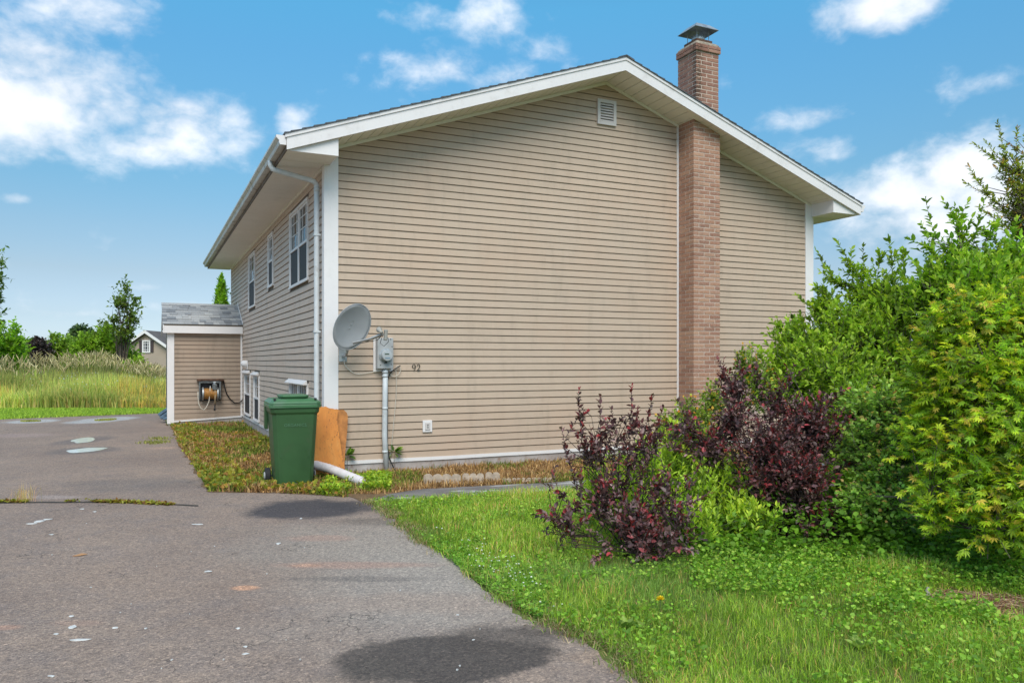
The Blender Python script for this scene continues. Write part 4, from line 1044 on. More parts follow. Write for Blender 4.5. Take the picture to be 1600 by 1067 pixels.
# hose reel on the side entry
rp = ypt(328, 610, ET0-.016); reel = thing('hose_reel', 'wall-mounted hose reel with amber hose on its drum on the side entry', 'hose reel', (rp.x, ET0-.016, 0))
M['reel_grey'] = simple('weathered_reel_metal', (.17, .18, .18), .6, .5, 16, metal=.3, dirt=(.06, .055, .05))
def ex_(px, py): q = ypt(px, py, ET0-.1); return q.x-rp.x, q.z
def exb(px0, px1, py0, py1, y0_, y1_, name, mat, bev=0, par=None):
    x0, z1 = ex_(px0, py0); x1, z0 = ex_(px1, py1); mb = MB(); mb.box(x0, x1, y0_, y1_, z0, z1); return mb.build(name, mat, par or reel, bevel=bev)
exb(307.5, 349.5, 592.2, 594.6, -.16, -.001, 'top_plate', M['rust'])
exb(313, 343, 594.8, 598, -.14, -.12, 'cross_bar', M['reel_grey'])
exb(312, 345, 598, 626, -.012, -.002, 'back_plate', M['steel_dark'])
for (a, b_) in ((310.5, 313.5), (342, 345.5)): exb(a+.4, b_-.6, 595.5, 624, -.15, -.002, 'side_frame', M['reel_grey'], .004)
for (a, b_) in ((315.5, 318), (338.5, 341)):
    (xa, _), (xb, zc) = ex_(a, 610), ex_(b_, 615); mb = MB(); mb.tube([(xa, -.10, zc), (xb, -.10, zc)], .155, 22); mb.build('flange', M['galv'], reel)
x0, zc = ex_(318.2, 615); x1, _ = ex_(338.3, 615)
wd = MB(); k = 0; xx = x0
while xx < x1-.02:
    wd.tube([(xx, -.10, zc), (xx+.022, -.10, zc)], .125+.006*(k % 2), 20); xx += .024; k += 1
wd.build('wound_hose', M['hose_wound'], reel, smooth=True, kind='stuff')
exb(331, 338.5, 600, 608.5, -.24, -.151, 'water_inlet', M['reel_grey'], .008)
mb = MB(); a, zz = ex_(334.8, 600); mb.tube([(a, -.19, zz), (a, -.19, zz+.05)], .03, 10); mb.tube([(a-.035, -.19, zz+.05), (a+.035, -.19, zz+.05)], .012, 8); mb.build('valve', M['galv'], reel)
mb = MB(); pts = [ex_(*p) for p in [(328, 603), (327.5, 615), (326, 627), (322, 636), (318, 640), (313, 637), (310, 630), (309, 618), (309, 612)]]; mb.tube([(p_[0], -.2, p_[1]) for p_ in pts], .011, 8); mb.build('hose_loop', M['cable_white'], reel, smooth=True)
mb = MB(); pts = [ex_(*p) for p in [(335.5, 608), (335.5, 620), (335.3, 631)]]; mb.tube([(p_[0], -.21, p_[1]) for p_ in pts], .014, 8); mb.build('hose_end', M['hose_tan'], reel, smooth=True)
mb = MB(); pts = [ex_(*p) for p in [(335.3, 631), (335, 636), (334.8, 637.5), (334.5, 641)]]; mb.tube([(p_[0], -.21, p_[1]) for p_ in pts], [.012, .012, .024, .020], 8); mb.build('nozzle', M['black_plastic'], reel)
pts = [(349, 594), (351, 605), (354, 615), (360, 624), (367, 629.5), (374, 629), (380, 624)]
P_ = [ypt(px, py, ET0-.06) for px, py in pts]
mb = MB(); mb.tube(P_, .014, 8); o = mb.build('supply_hose', M['cable_black'], smooth=True); tag(o, 'black supply hose drooping from the hose reel to the wall of the house', 'hose')

# blue-grey plastic pieces at the foot of the entry corner
pq = G(257, 656); bl = thing('plastic_slats', 'blue-grey plastic pieces lying against the far corner of the side entry', 'slats', (pq.x, pq.y, 0))
for (p0, p1, wd_) in (((251, 648), (266, 637.5), .07), ((254, 652.5), (266, 644.5), .08), ((258, 654), (267, 651), .07)):
    a, b_ = W(*p0, 19.3)-Vector((pq.x, pq.y, 0)), W(*p1, 19.3)-Vector((pq.x, pq.y, 0)); a.z = max(a.z, .05); b_.z = max(b_.z, .05)
    mb = MB(); mb.beam(a, b_, .28, wd_, UP); mb.build('slat', M['blue'], bl, bevel=.01)

# scalloped edging stones
def scallop(px0, px1, py, h, nsc, label, group=None, rows=None):
    a, b_ = G(px0, py), G(px1, py); L_ = (b_-a).length; rz_ = math.atan2(b_.y-a.y, b_.x-a.x)
    top = []
    for i in range(nsc):
        for k in range(7):
            u = math.pi*(1-k/6); cx_ = (i+.5)/nsc*L_; top.append((cx_+math.cos(u)*L_/nsc/2*.97, h*.72+math.sin(u)*h*.28*random.uniform(.9, 1.05)))
    poly = [(0.0, -.03)]+top+[(L_, -.03)]
    mb = MB(); mb.prism(poly, 'y', 0, .055); me = mb.mesh('edging_stone', M['stone'], bevel=.004)
    o = bpy.data.objects.new('edging_stone', me); o.location = (a.x, a.y, .008); o.rotation_euler = (math.radians(-random.uniform(8, 16)), 0, rz_); link(o); tag(o, label, 'edging stone', 'scalloped edging stones along the walkway')
scallop(661, 720, 757, .125, 4, 'longest scalloped concrete edging stone, leftmost of the row under the outlet')
scallop(722, 756, 755.5, .125, 3, 'middle-sized scalloped edging stone next to the longest one')
scallop(758, 781, 753, .12, 2, 'short scalloped edging stone ending the tall part of the row')
lowx = [784, 800, 815, 831, 848, 866]
names = ['first low edging stone after the tall scalloped ones', 'second low edging stone after the tall scalloped ones', 'third low edging stone after the tall scalloped ones', 'fourth low edging stone, where the purple leaves begin', 'last low edging stone, half behind the purple leaves']
for i in range(5): scallop(lowx[i], lowx[i+1]-1, 754.5-.3*i, .055, 2, names[i])

# chips and leaf scraps on the drive
cm = simple('pale_flakes', (.62, .60, .57), .7, .15, 40)
mb = MB()
for (px, py, a_, b_) in [(62, 815, 9, 2), (50, 819, 9, .9), (75, 812, 8, .8), (113, 981, 7, 3), (125, 1001, 17, 1.6), (112, 964, 5, 1), (180, 982, 5, 1), (325, 894, 7, 1.4), (384, 1023, 6, 1.6), (383, 1012, 4, 1.3), (372, 983, 4, 1.2), (88, 992, 4, 1.3), (435, 850, 4, 1.5), (308, 820, 9, .9), (470, 811, 2, 1.2), (80, 1058, 6, 1.3), (228, 983, 3, 1), (80, 836, 4, .8), (128, 796, 3, .8), (148, 800, 3, .6), (715, 962, 3, .7), (740, 1001, 3, .8)]:
    c = G(px, py); ra = a_/FOC*(c-CAM).dot(FWD); rb = abs((G(px, py-b_)-G(px, py+b_)).dot(FWD))/2
    k = 7; vs = []
    tw = random.uniform(-.5, .5)
    for z_ in (.005, .009):
        for i in range(k):
            an = 2*math.pi*i/k; q = random.uniform(.6, 1.1); u, v_ = math.cos(an)*ra*q, math.sin(an)*rb*q; p_ = c+RGT*u+FWD*(v_+u*tw*.4); vs.append((p_.x, p_.y, z_))
    mb.add(vs, [tuple(range(k, 2*k))]+[(i, (i+1) % k, (i+1) % k+k, i+k) for i in range(k)])
for _ in range(26):
    px, py = random.uniform(-50, 900), 800+267*random.random()**.8
    if px > 560+(py-780)*1.4: continue
    c = G(px, py); r_ = random.uniform(.002, .006); vs = [(c.x+math.cos(a)*r_*random.uniform(.6, 1.4), c.y+math.sin(a)*r_, z_) for z_ in (.005, .011) for a in (0, 1.5, 3.1, 4.6)]
    mb.add(vs, [(4, 5, 6, 7), (0, 1, 5, 4), (1, 2, 6, 5), (2, 3, 7, 6), (3, 0, 4, 7)])
o = mb.build('pale_chips', cm, kind='stuff'); tag(o, 'pale chips and flakes scattered over the asphalt driveway', 'chips')
o = None
c = G(125, 869); mb = MB(); mb.v = [(c.x-.05, c.y, .01), (c.x, c.y-.015, .012), (c.x+.05, c.y+.005, .015), (c.x+.01, c.y+.02, .02)]; mb.f = [(0, 1, 2, 3)]
mb.v += [(x, y, z_-.004) for x, y, z_ in mb.v]; mb.f += [(0, 4, 5, 1), (1, 5, 6, 2), (2, 6, 7, 3), (3, 7, 4, 0)]
o = mb.build('dry_leaf', simple('tan_dry_leaf', (.42, .22, .10), .8)); tag(o, 'single tan dry leaf lying on the left part of the driveway', 'leaf')

# ------------------------------------------------------------------ neighbour house across the field
ND = 62.0
npx = lambda px, py: W(px, py, ND)
o0 = npx(229, 590); nb_ = thing('neighbour_house', 'distant beige house with shuttered gable window beyond the tall grass', 'house', (o0.x, o0.y, 0), -math.atan2(.4265, .9045))
ms = ND/FOC
nb_w = simple('far_beige_siding', (.40, .315, .245), .8, .06, .8)
nr = simple('far_brown_roof', (.13, .11, .10), .9, .2, 1.5)
def z_at(py): return 1.5+(HY-py)*ms
hw_ = 46*ms; za = z_at(519); ze = z_at(519+46*.70)
mb = MB(); mb.prism([(-hw_*.93, -.3), (hw_*.93, -.3), (hw_*.93, ze), (0, za-.12), (-hw_*.93, ze)], 'y', 0, 7); mb.build('wall', nb_w, nb_)
mb = MB(); mb.prism([(-hw_-.1, ze-.12), (0, za-.08), (hw_+.1, ze-.12), (hw_+.1, ze+.1), (0, za+.15), (-hw_-.1, ze+.1)], 'y', -.3, 7); mb.build('roof', nr, nb_)
for s_ in (-1, 1):
    mb = MB(); mb.prism([(s_*(hw_+.1), ze-.13), (0, za-.09), (0, za+.16), (s_*(hw_+.1), ze+.11)], 'y', -.36, -.305); mb.build('rake_fascia', M['white'], nb_)
mb = MB(); mb.box(-hw_*.96, hw_*1.6, -.05, -.005, -.3, z_at(577)); mb.build('foundation', M['concrete'], nb_)
# higher main roof behind
mb = MB(); mb.prism([(1.0, ze), (9, ze), (9, z_at(509)-.3), (2.2, z_at(509)-.25), ], 'y', 5, 6); mb.build('rear_wall', nb_w, nb_)
mb = MB(); mb.prism([(1.2, z_at(535)), (9.5, z_at(535)), (9.5, z_at(509.5)), (.35, z_at(509.5)), (.0, z_at(513))], 'y', 4.2, 4.9); mb.build('main_roof', nr, nb_)
wx, wz0, wz1 = (0-.02), z_at(551), z_at(531.5)
mb = MB(); framebox(mb, -6.3*ms, 6.3*ms, wz0, wz1, .11, -.08, -.001); wf = mb.build('window', M['white'], nb_)
mb = MB(); mb.box(-6*ms, 6*ms, -.03, -.02, wz0+.05, wz1-.05); mb.build('pane', simple('far_dark_glass', (.03, .035, .045), .15), wf)
mb = MB(); hh_ = wz1-wz0
for k in (1, 2): mb.box(-6*ms+12*ms*k/3-.02, -6*ms+12*ms*k/3+.02, -.05, -.031, wz0+.1, wz1-.1)
for k in (1, 2, 3): mb.box(-6*ms, 6*ms, -.054, -.0505, wz0+hh_*k/4-.018, wz0+hh_*k/4+.018)
mb.build('muntins', M['white'], wf)
for s_ in (-1, 1):
    mb = MB(); mb.box(s_*8.9*ms-2.1*ms, s_*8.9*ms+2.1*ms, -.06, -.001, wz0+.03, wz1-.03); mb.build('shutter', simple('dark_shutter', (.06, .04, .04), .7), nb_)
# ------------------------------------------------------------------ vegetation
VG = {'leaf': (2.15, 1.65, 1.2), 'grass_blade': (2.75, 2.0, 2.0), 'purple_leaf': (2.1, 2.3, 2.0), 'dry_blade': (1.2, 1.15, 1.1)}
def np_mesh(name, V, T, C_, mat, parent=None, kind=None, smooth=False):
    me = bpy.data.meshes.new(name); nv, nt_ = len(V), len(T)
    me.vertices.add(nv); me.vertices.foreach_set('co', np.ascontiguousarray(V, dtype=np.float32).ravel())
    me.loops.add(nt_*3); me.loops.foreach_set('vertex_index', np.ascontiguousarray(T, dtype=np.int32).ravel())
    me.polygons.add(nt_); me.polygons.foreach_set('loop_start', np.arange(0, nt_*3, 3, dtype=np.int32))
    try: me.polygons.foreach_set('loop_total', np.full(nt_, 3, dtype=np.int32))
    except Exception: pass
    ca = me.color_attributes.new('tone', 'FLOAT_COLOR', 'POINT')
    c4 = np.ones((nv, 4), dtype=np.float32); c4[:, :3] = np.clip(C_*np.array(VG.get(mat.name, (1, 1, 1))), 0, .9); ca.data.foreach_set('color', c4.ravel())
    me.update(calc_edges=True); me.materials.append(mat)
    if smooth: me.polygons.foreach_set('use_smooth', np.ones(nt_, dtype=bool))
    o = bpy.data.objects.new(name, me); link(o, parent)
    if kind: o['kind'] = kind
    return o
def leaf_mat(name, rough=.5, trans=.3, spec=.35, gain=1.0):
    m = bpy.data.materials.new(name); m.use_nodes = True; t = m.node_tree; n = t.nodes; l = t.links; b = n['Principled BSDF']
    a = n.new('ShaderNodeAttribute'); a.attribute_name = 'tone'
    l.new(a.outputs['Color'], b.inputs['Base Color']); b.inputs['Roughness'].default_value = rough; b.inputs['Specular IOR Level'].default_value = spec
    tr = n.new('ShaderNodeBsdfTranslucent'); g = n.new('ShaderNodeMix'); g.data_type = 'RGBA'; g.blend_type = 'MULTIPLY'; g.inputs[0].default_value = 1
    l.new(a.outputs['Color'], g.inputs[6]); g.inputs[7].default_value = (1.25, 1.3, .7, 1); l.new(g.outputs[2], tr.inputs[0])
    mx_ = n.new('ShaderNodeMixShader'); mx_.inputs[0].default_value = trans; l.new(b.outputs[0], mx_.inputs[1]); l.new(tr.outputs[0], mx_.inputs[2]); l.new(mx_.outputs[0], n['Material Output'].inputs[0]); return m
LM = leaf_mat('leaf', trans=.42); LMp = leaf_mat('purple_leaf', .42, .12, .45); GM = leaf_mat('grass_blade', .6, .35, .25); DM = leaf_mat('dry_blade', .8, .15, .1)
bark = simple('bark', (.11, .085, .065), .9, .3, 20); bark_p = simple('dark_red_bark', (.05, .03, .028), .8, .3, 20); bark_g = simple('green_stem', (.10, .13, .05), .8, .2, 20)
def nrm_(v): return v/np.maximum(np.linalg.norm(v, axis=-1, keepdims=True), 1e-9)
def vnoise(x, y, s, seed=0):
    r = np.random.default_rng(seed); tb = r.random((64, 64)); X, Y = x/s+100, y/s+100; i, j = np.floor(X).astype(int), np.floor(Y).astype(int); fx, fy = X-i, Y-j
    fx = fx*fx*(3-2*fx); fy = fy*fy*(3-2*fy); g = lambda a, b: tb[a % 64, b % 64]
    return (g(i, j)*(1-fx)+g(i+1, j)*fx)*(1-fy)+(g(i, j+1)*(1-fx)+g(i+1, j+1)*fx)*fy
def inpoly(x, y, poly):
    c = np.zeros(len(x), bool); n_ = len(poly)
    for i in range(n_):
        x0, y0_ = poly[i]; x1, y1_ = poly[(i+1) % n_]
        if y0_ == y1_: continue
        k = ((y0_ > y) != (y1_ > y)) & (x < (x1-x0)*(y-y0_)/(y1_-y0_)+x0); c ^= k
    return c
# templates: verts (along, across, up), tris
OVAL = (np.array([(0, 0, 0), (.30, .40, .10), (.68, .34, .08), (1, 0, -.05), (.68, -.34, .08), (.30, -.40, .10)]), np.array([(0, 2, 1), (0, 3, 2), (0, 4, 3), (0, 5, 4)]))
LANCE = (np.array([(0, 0, 0), (.35, .16, .05), (.70, .12, .02), (1, 0, -.08), (.70, -.12, .02), (.35, -.16, .05)]), np.array([(0, 2, 1), (0, 3, 2), (0, 4, 3), (0, 5, 4)]))
def palmate():
    v, f = [], []
    for a, L_ in ((0, 1.), (.62, .9), (-.62, .9), (1.25, .65), (-1.25, .65), (1.9, .38), (-1.9, .38)):
        b = len(v); ca, sa = math.cos(a), math.sin(a)
        for (u, w_, h) in ((0, 0, 0), (.5*L_, .105*L_+.02, .02), (L_, 0, -.12*L_), (.5*L_, -.105*L_-.02, .02)): v.append((u*ca-w_*sa, u*sa+w_*ca, h))
        f += [(b, b+2, b+1), (b, b+3, b+2)]
    return np.array(v), np.array(f)
PALM = palmate()
COMP = (np.array([(0, 0, 0), (.5, .30, .0), (.9, .18, -.05), (0, 0, 0), (.35, .45, 0), (.2, .75, -.08), (0, 0, 0), (.35, -.45, 0), (.2, -.75, -.08), (0, 0, 0), (.5, -.30, 0), (.9, -.18, -.05)]), np.array([(0, 2, 1), (3, 5, 4), (6, 7, 8), (9, 10, 11)]))
def leaves(P_, D, size, cols, tmpl=OVAL, width=1., upbias=1.0, rnd=.5):
    """P_ base, D direction, size length, cols colour of each leaf"""
    V0, F0 = tmpl; n_ = len(P_); D = nrm_(D)
    ref = nrm_(np.array([0, 0, upbias])+rng.normal(size=(n_, 3))*rnd)
    S_ = nrm_(np.cross(ref, D)); U = np.cross(D, S_)
    sc = size[:, None, None]
    V = P_[:, None]+sc*(V0[None, :, 0:1]*D[:, None]+V0[None, :, 1:2]*width*S_[:, None]+V0[None, :, 2:3]*U[:, None])
    T = (F0[None]+(np.arange(n_)*len(V0))[:, None, None]).reshape(-1, 3)
    return V.reshape(-1, 3), T, np.repeat(cols, len(V0), axis=0)
def sticks(A, B, ra, rb):
    n_ = len(A); D = nrm_(B-A); ref = np.where(np.abs(D[:, 2:3]) < .9, np.array([[0, 0, 1.]]), np.array([[1., 0, 0]])); S_ = nrm_(np.cross(ref, D)); U = np.cross(D, S_)
    V = np.zeros((n_, 6, 3))
    for k in range(3):
        a = 2*math.pi*k/3; o = math.cos(a)*S_+math.sin(a)*U; V[:, k] = A+o*ra[:, None]; V[:, 3+k] = B+o*rb[:, None]
    F0 = np.array([(0, 1, 4), (0, 4, 3), (1, 2, 5), (1, 5, 4), (2, 0, 3), (2, 3, 5)])
    return V.reshape(-1, 3), (F0[None]+(np.arange(n_)*6)[:, None, None]).reshape(-1, 3)
def merge(parts):
    V, T, C_, o = [], [], [], 0
    for v, t_, c in parts: V.append(v); T.append(t_+o); C_.append(c); o += len(v)
    return np.concatenate(V), np.concatenate(T), np.concatenate(C_)
def pick(cols, n_, jit=.15, w_=None):
    cols = np.array(cols); i = rng.choice(len(cols), n_, p=w_); c = cols[i]*(1+rng.normal(size=(n_, 1))*jit)
    return np.clip(c, .004, .95)
def shrub(name, label, cat, base, lobes, ntwig, K, leaf, cols, tipcols, tmpl=OVAL, mat=None, twig=.25, barkm=None, width=1., up=.5, outw=1., surf=.6, droop=0., opposite=True, nbranch=14, br=.014, group=None, spread=1.1, stemc=(.08, .06, .035), wts=None, upb=1.2, crownname='foliage', tipfrac=.72, leafrnd=.5, shoots=()):
    """lobes: (px, py, depth, rx, ry) in photograph positions -> ellipsoids that hold the twigs"""
    base = Vector(base); th = thing(name, label, cat, base, 0, group)
    bs = np.array(base); E = []
    for (px, py, d, rx, ry) in lobes:
        c = W(px, py, d); E.append((np.array(c), rx/FOC*d, ry/FOC*d))
    vol = np.array([e[1]*e[1]*e[2] for e in E])**.8; vol /= vol.sum(); li = rng.choice(len(E), ntwig, p=vol)
    C0 = np.array([E[i][0] for i in li]); RX = np.array([E[i][1] for i in li]); RZ = np.array([E[i][2] for i in li])
    u = nrm_(rng.normal(size=(ntwig, 3))); rad = (1-surf*rng.random(ntwig)**1.6)[:, None]*(1+.10*rng.normal(size=(ntwig, 1)))
    tip = C0+u*rad*np.stack([RX, RX, RZ], 1)
    ok = tip[:, 2] > .03; tip, u, C0 = tip[ok], u[ok], C0[ok]; nT = len(tip)
    d = nrm_(u*outw*np.array([1, 1, .6])+np.array([0, 0, up])+rng.normal(size=(nT, 3))*.35)
    L_ = twig*(.6+.8*rng.random(nT)); start = tip-d*L_[:, None]; start[:, 2] = np.maximum(start[:, 2], .02)
    for (qx0, qy0, qx1, qy1, qd) in shoots:      # long single shoots rising out of the crown
        A0, B0 = np.array(W(qx0, qy0, qd)), np.array(W(qx1, qy1, qd-.1)); ax = B0-A0; ln_ = np.linalg.norm(ax); m_ = max(2, int(ln_/(twig*.55)))
        bow = rng.normal(size=3)*.06*ln_
        for s2 in range(m_):
            f0, f1 = s2/m_, (s2+1.25)/m_; c0_ = A0+ax*f0+bow*math.sin(f0*3.1); c1_ = A0+ax*min(f1, 1.03)+bow*math.sin(min(f1, 1)*3.1)
            segs_ = [(c0_, c1_)]
            if s2 < m_-1 or m_ < 3:
                for _q in range(2):
                    sdv = rng.normal(size=3); sdv[2] = abs(sdv[2])*.5; sdv = sdv/np.linalg.norm(sdv)
                    segs_.append((c0_, c0_+(sdv*.75+ax/ln_*.6)*twig*(.45+.45*rng.random())*(1.15-f0)))
            for a_s, b_s in segs_:
                start = np.vstack([start, a_s]); tip = np.vstack([tip, b_s]); dv = b_s-a_s; l2 = np.linalg.norm(dv)
                d = np.vstack([d, dv/l2]); L_ = np.append(L_, l2); C0 = np.vstack([C0, C0[0]])
    nT = len(tip)
    parts = []
    k = np.arange(K); uu = (k+1)/K
    Pp = start[:, None]+d[:, None]*(L_[:, None]*uu[None])[:, :, None]; Pp = Pp.reshape(-1, 3); dd = np.repeat(d, K, 0); uk = np.tile(uu, nT)
    ref = nrm_(np.cross(dd, np.array([.3, .2, .9]))); r2 = np.cross(dd, ref)
    an = np.tile(k, nT)*(math.pi if False else 2.4)+np.repeat(rng.random(nT)*6.28, K)
    if opposite: an = np.tile((k//2)*(math.pi/2)+(k % 2)*math.pi, nT)+np.repeat(rng.random(nT)*6.28, K)
    sd_ = np.cos(an)[:, None]*ref+np.sin(an)[:, None]*r2
    D = nrm_(sd_*spread*(1-.55*uk[:, None])+dd*(.55+.5*uk[:, None])+np.array([0, 0, -droop])+rng.normal(size=(len(Pp), 3))*.18)
    sz = leaf*(.45+.85*rng.random(len(Pp)))*(1-.35*np.abs(uk-.55))
    c = pick(cols, len(Pp), .24, wts)
    tw = pick(cols, nT, 0, wts); c = c*.6+np.repeat(tw, K, 0)*.4; c *= np.clip(np.repeat(1+.28*rng.normal(size=(nT, 1)), K, 0), .35, 1.8)
    tp = (uk > tipfrac) & np.repeat(rng.random(nT) < .55, K); ct = pick(tipcols, len(Pp), .15); c[tp] = ct[tp]
    parts.append(leaves(Pp, D, sz, np.clip(c, .004, .9), tmpl, width, upb, leafrnd))
    V, T, C_ = merge(parts); np_mesh(crownname, V-bs, T, C_, mat or LM, th, 'stuff')
    # twigs and limbs
    A, B, ra, rb = [start], [tip], [np.full(nT, .0028)], [np.full(nT, .0012)]
    nb = nbranch; bi = rng.choice(nT, min(nb*6, nT), replace=False)
    nodes = []
    for q in range(nb):
        i = bi[q]; goal = C0[i]*.45+start[i]*.55; pts = [bs+rng.normal(size=3)*np.array([.06, .06, 0])]
        for s_ in range(1, 6):
            f = s_/5; p_ = pts[0]*(1-f)+goal*f; p_[2] = pts[0][2]+(goal[2]-pts[0][2])*(f**.8); pts.append(p_+rng.normal(size=3)*.03*(goal-pts[0]).std())
        for s_ in range(5):
            A.append(pts[s_][None]); B.append(pts[s_+1][None]); ra.append(np.array([br*(1-.16*s_)])); rb.append(np.array([br*(1-.16*(s_+1))]))
        nodes += pts[2:]
    nd = np.array(nodes)
    for i in range(0, nT, max(1, nT//(nb*14))):
        d2 = ((nd-start[i])**2).sum(1)+np.where(nd[:, 2] > start[i][2]-.04, .5, 0); j = np.argmin(d2)
        if d2[j] > (.55*max(1, float(RX[0])*.8))**2: continue
        A.append(nd[j][None]); B.append(start[i][None]); ra.append(np.array([br*.4])); rb.append(np.array([.0028]))
    V, T = sticks(np.concatenate(A), np.concatenate(B), np.concatenate(ra), np.concatenate(rb))
    np_mesh('branches', V-bs, T, np.full((len(V), 3), .1), barkm or bark, th, 'stuff'); return th

def blades(name, P_, h, w_, lean, cols, mat, tipcol=None, kind='stuff', bend=None, curl=.35):
    n_ = len(P_); an = rng.random(n_)*2*math.pi; S_ = np.stack([np.cos(an), np.sin(an), np.zeros(n_)], 1)
    la = rng.random(n_)*2*math.pi; Ld = np.stack([np.cos(la), np.sin(la), np.zeros(n_)], 1)
    if bend is not None: Ld = nrm_(Ld+bend)
    lm = (lean*rng.random(n_))[:, None]; up = np.array([0, 0, 1.]); hh = h[:, None]
    m1 = P_+up*hh*.55+Ld*lm*hh*.35; tip = P_+up*hh*(1-curl*lm)+Ld*lm*hh*1.0
    ww = w_[:, None]/2
    V = np.stack([P_-S_*ww, P_+S_*ww, m1-S_*ww*.8, m1+S_*ww*.8, tip], 1)
    T = np.array([(0, 1, 3), (0, 3, 2), (2, 3, 4)])[None]+(np.arange(n_)*5)[:, None, None]
    C_ = np.repeat(cols[:, None], 5, 1)
    if tipcol is not None: C_[:, 4] = tipcol
    return np_mesh(name, V.reshape(-1, 3), T.reshape(-1, 3), C_.reshape(-1, 3), mat, None, kind)
def gpt(px, py): v = G(px, py); return v.x, v.y
# camera-plane sampling so density follows distance
def fan(n_, d0, d1, px0, px1, pw=1.0):
    d = d0+(d1-d0)*rng.random(n_)**pw; px = px0+(px1-px0)*rng.random(n_)
    x = (px-HX)/FOC*d; X = CAM.x+RGT.x*x+FWD.x*d; Y = CAM.y+RGT.y*x+FWD.y*d; return X, Y, d
LAWN = EDGE[::-1]+PB[1:]+[(14, PB[-1][1]), (14, -16), (3, -16)]
bare = [xy(p) for p in RP]
# ---- lawn
X, Y, d = fan(330000, 3.0, 11.5, 480, 1750, .95)
JX = (vnoise(X, Y, .22, 201)-.5)*.14+(rng.random(len(X))-.5)*.05; JY = (vnoise(X, Y, .22, 202)-.5)*.14
k = inpoly(X+JX, Y+JY, LAWN) & ~(inpoly(X, Y, bare) & (rng.random(len(X)) > .10))
X, Y, d = X[k], Y[k], d[k]
p1 = vnoise(X, Y, .55, 1); p2 = vnoise(X, Y, .16, 2); p3 = vnoise(X, Y, 1.3, 3)
dry = np.clip((p3*.6+p1*.5-.46)*3.2, 0, 1)*(rng.random(len(X)) < .75)
keep = rng.random(len(X)) < (.5+.5*p2); X, Y, d, p1, p2, p3, dry = [q[keep] for q in (X, Y, d, p1, p2, p3, dry)]
n_ = len(X)
g = pick([(.085, .20, .018), (.13, .28, .028), (.19, .35, .035), (.07, .16, .022), (.16, .30, .06)], n_, .18)
blue = np.clip((vnoise(X, Y, .8, 9)-.6)*3, 0, 1)[:, None]; g = g*(1-blue*.5)+np.array([.08, .19, .06])*blue*.5
dc = pick([(.40, .31, .13), (.30, .22, .09), (.26, .30, .07)], n_, .15); rd = rng.random(n_) < .07+dry*.45; g[rd] = dc[rd]
g = g*(.62+.62*p1*.6+.45*p3)[:, None]*(.8+.4*rng.random((n_, 1)))
h = (.035+.075*p1*rng.random(n_)+.03*p2)*(1+.7*(p3 > .55)*rng.random(n_))
blades('lawn_grass', np.stack([X, Y, np.zeros(n_)], 1), h, np.where(d < 6, .0035, .0055)*(.8+.5*rng.random(n_)), .9, g, GM)
bpy.data.objects['lawn_grass']['label'] = 'unmown green lawn in front of the shrubs'; bpy.data.objects['lawn_grass']['category'] = 'grass'
# thatch and crumbs where turf meets asphalt
ed_ = np.array(wobble(EDGE, .10, .05, 1)); i = rng.integers(0, len(ed_), 11000); X, Y = ed_[i, 0]+rng.normal(size=11000)*.05+.045, ed_[i, 1]+rng.normal(size=11000)*.05+.02
k = vnoise(X, Y, .3, 131) > .25; X, Y = X[k], Y[k]; n_ = len(X)
o = blades('edge_thatch', np.stack([X, Y, np.full(n_, .005)], 1), .02+.05*rng.random(n_), np.full(n_, .004), 1.8, pick([(.36, .26, .14), (.24, .17, .09), (.45, .36, .22), (.14, .24, .04), (.18, .30, .05), (.12, .20, .04)], n_, .2), DM); tag(o, 'dry thatch and stray blades along the edge of the driveway', 'thatch')
# broad leaves and clover through the lawn
X, Y, d = fan(52000, 3.0, 10.5, 560, 1750, .9)
q = vnoise(X, Y, .33, 21)*.6+vnoise(X, Y, .9, 22)*.5
k = inpoly(X, Y, LAWN) & (q > .56) & ~inpoly(X, Y, bare); X, Y, d, q = X[k], Y[k], d[k], q[k]; n_ = len(X)
D = nrm_(np.stack([rng.normal(size=n_), rng.normal(size=n_), .25+.5*rng.random(n_)], 1))
V, T, C_ = leaves(np.stack([X, Y, .025+.055*rng.random(n_)], 1), D, .013+.020*rng.random(n_)**2, pick([(.10, .25, .03), (.14, .32, .04), (.07, .17, .03), (.19, .36, .07)], n_, .2), OVAL, 1.05, 1.0, .35)
o = np_mesh('lawn_weeds', V, T, C_, LM, None, 'stuff'); tag(o, 'clover and small broad-leaved weeds growing through the lawn', 'weeds')
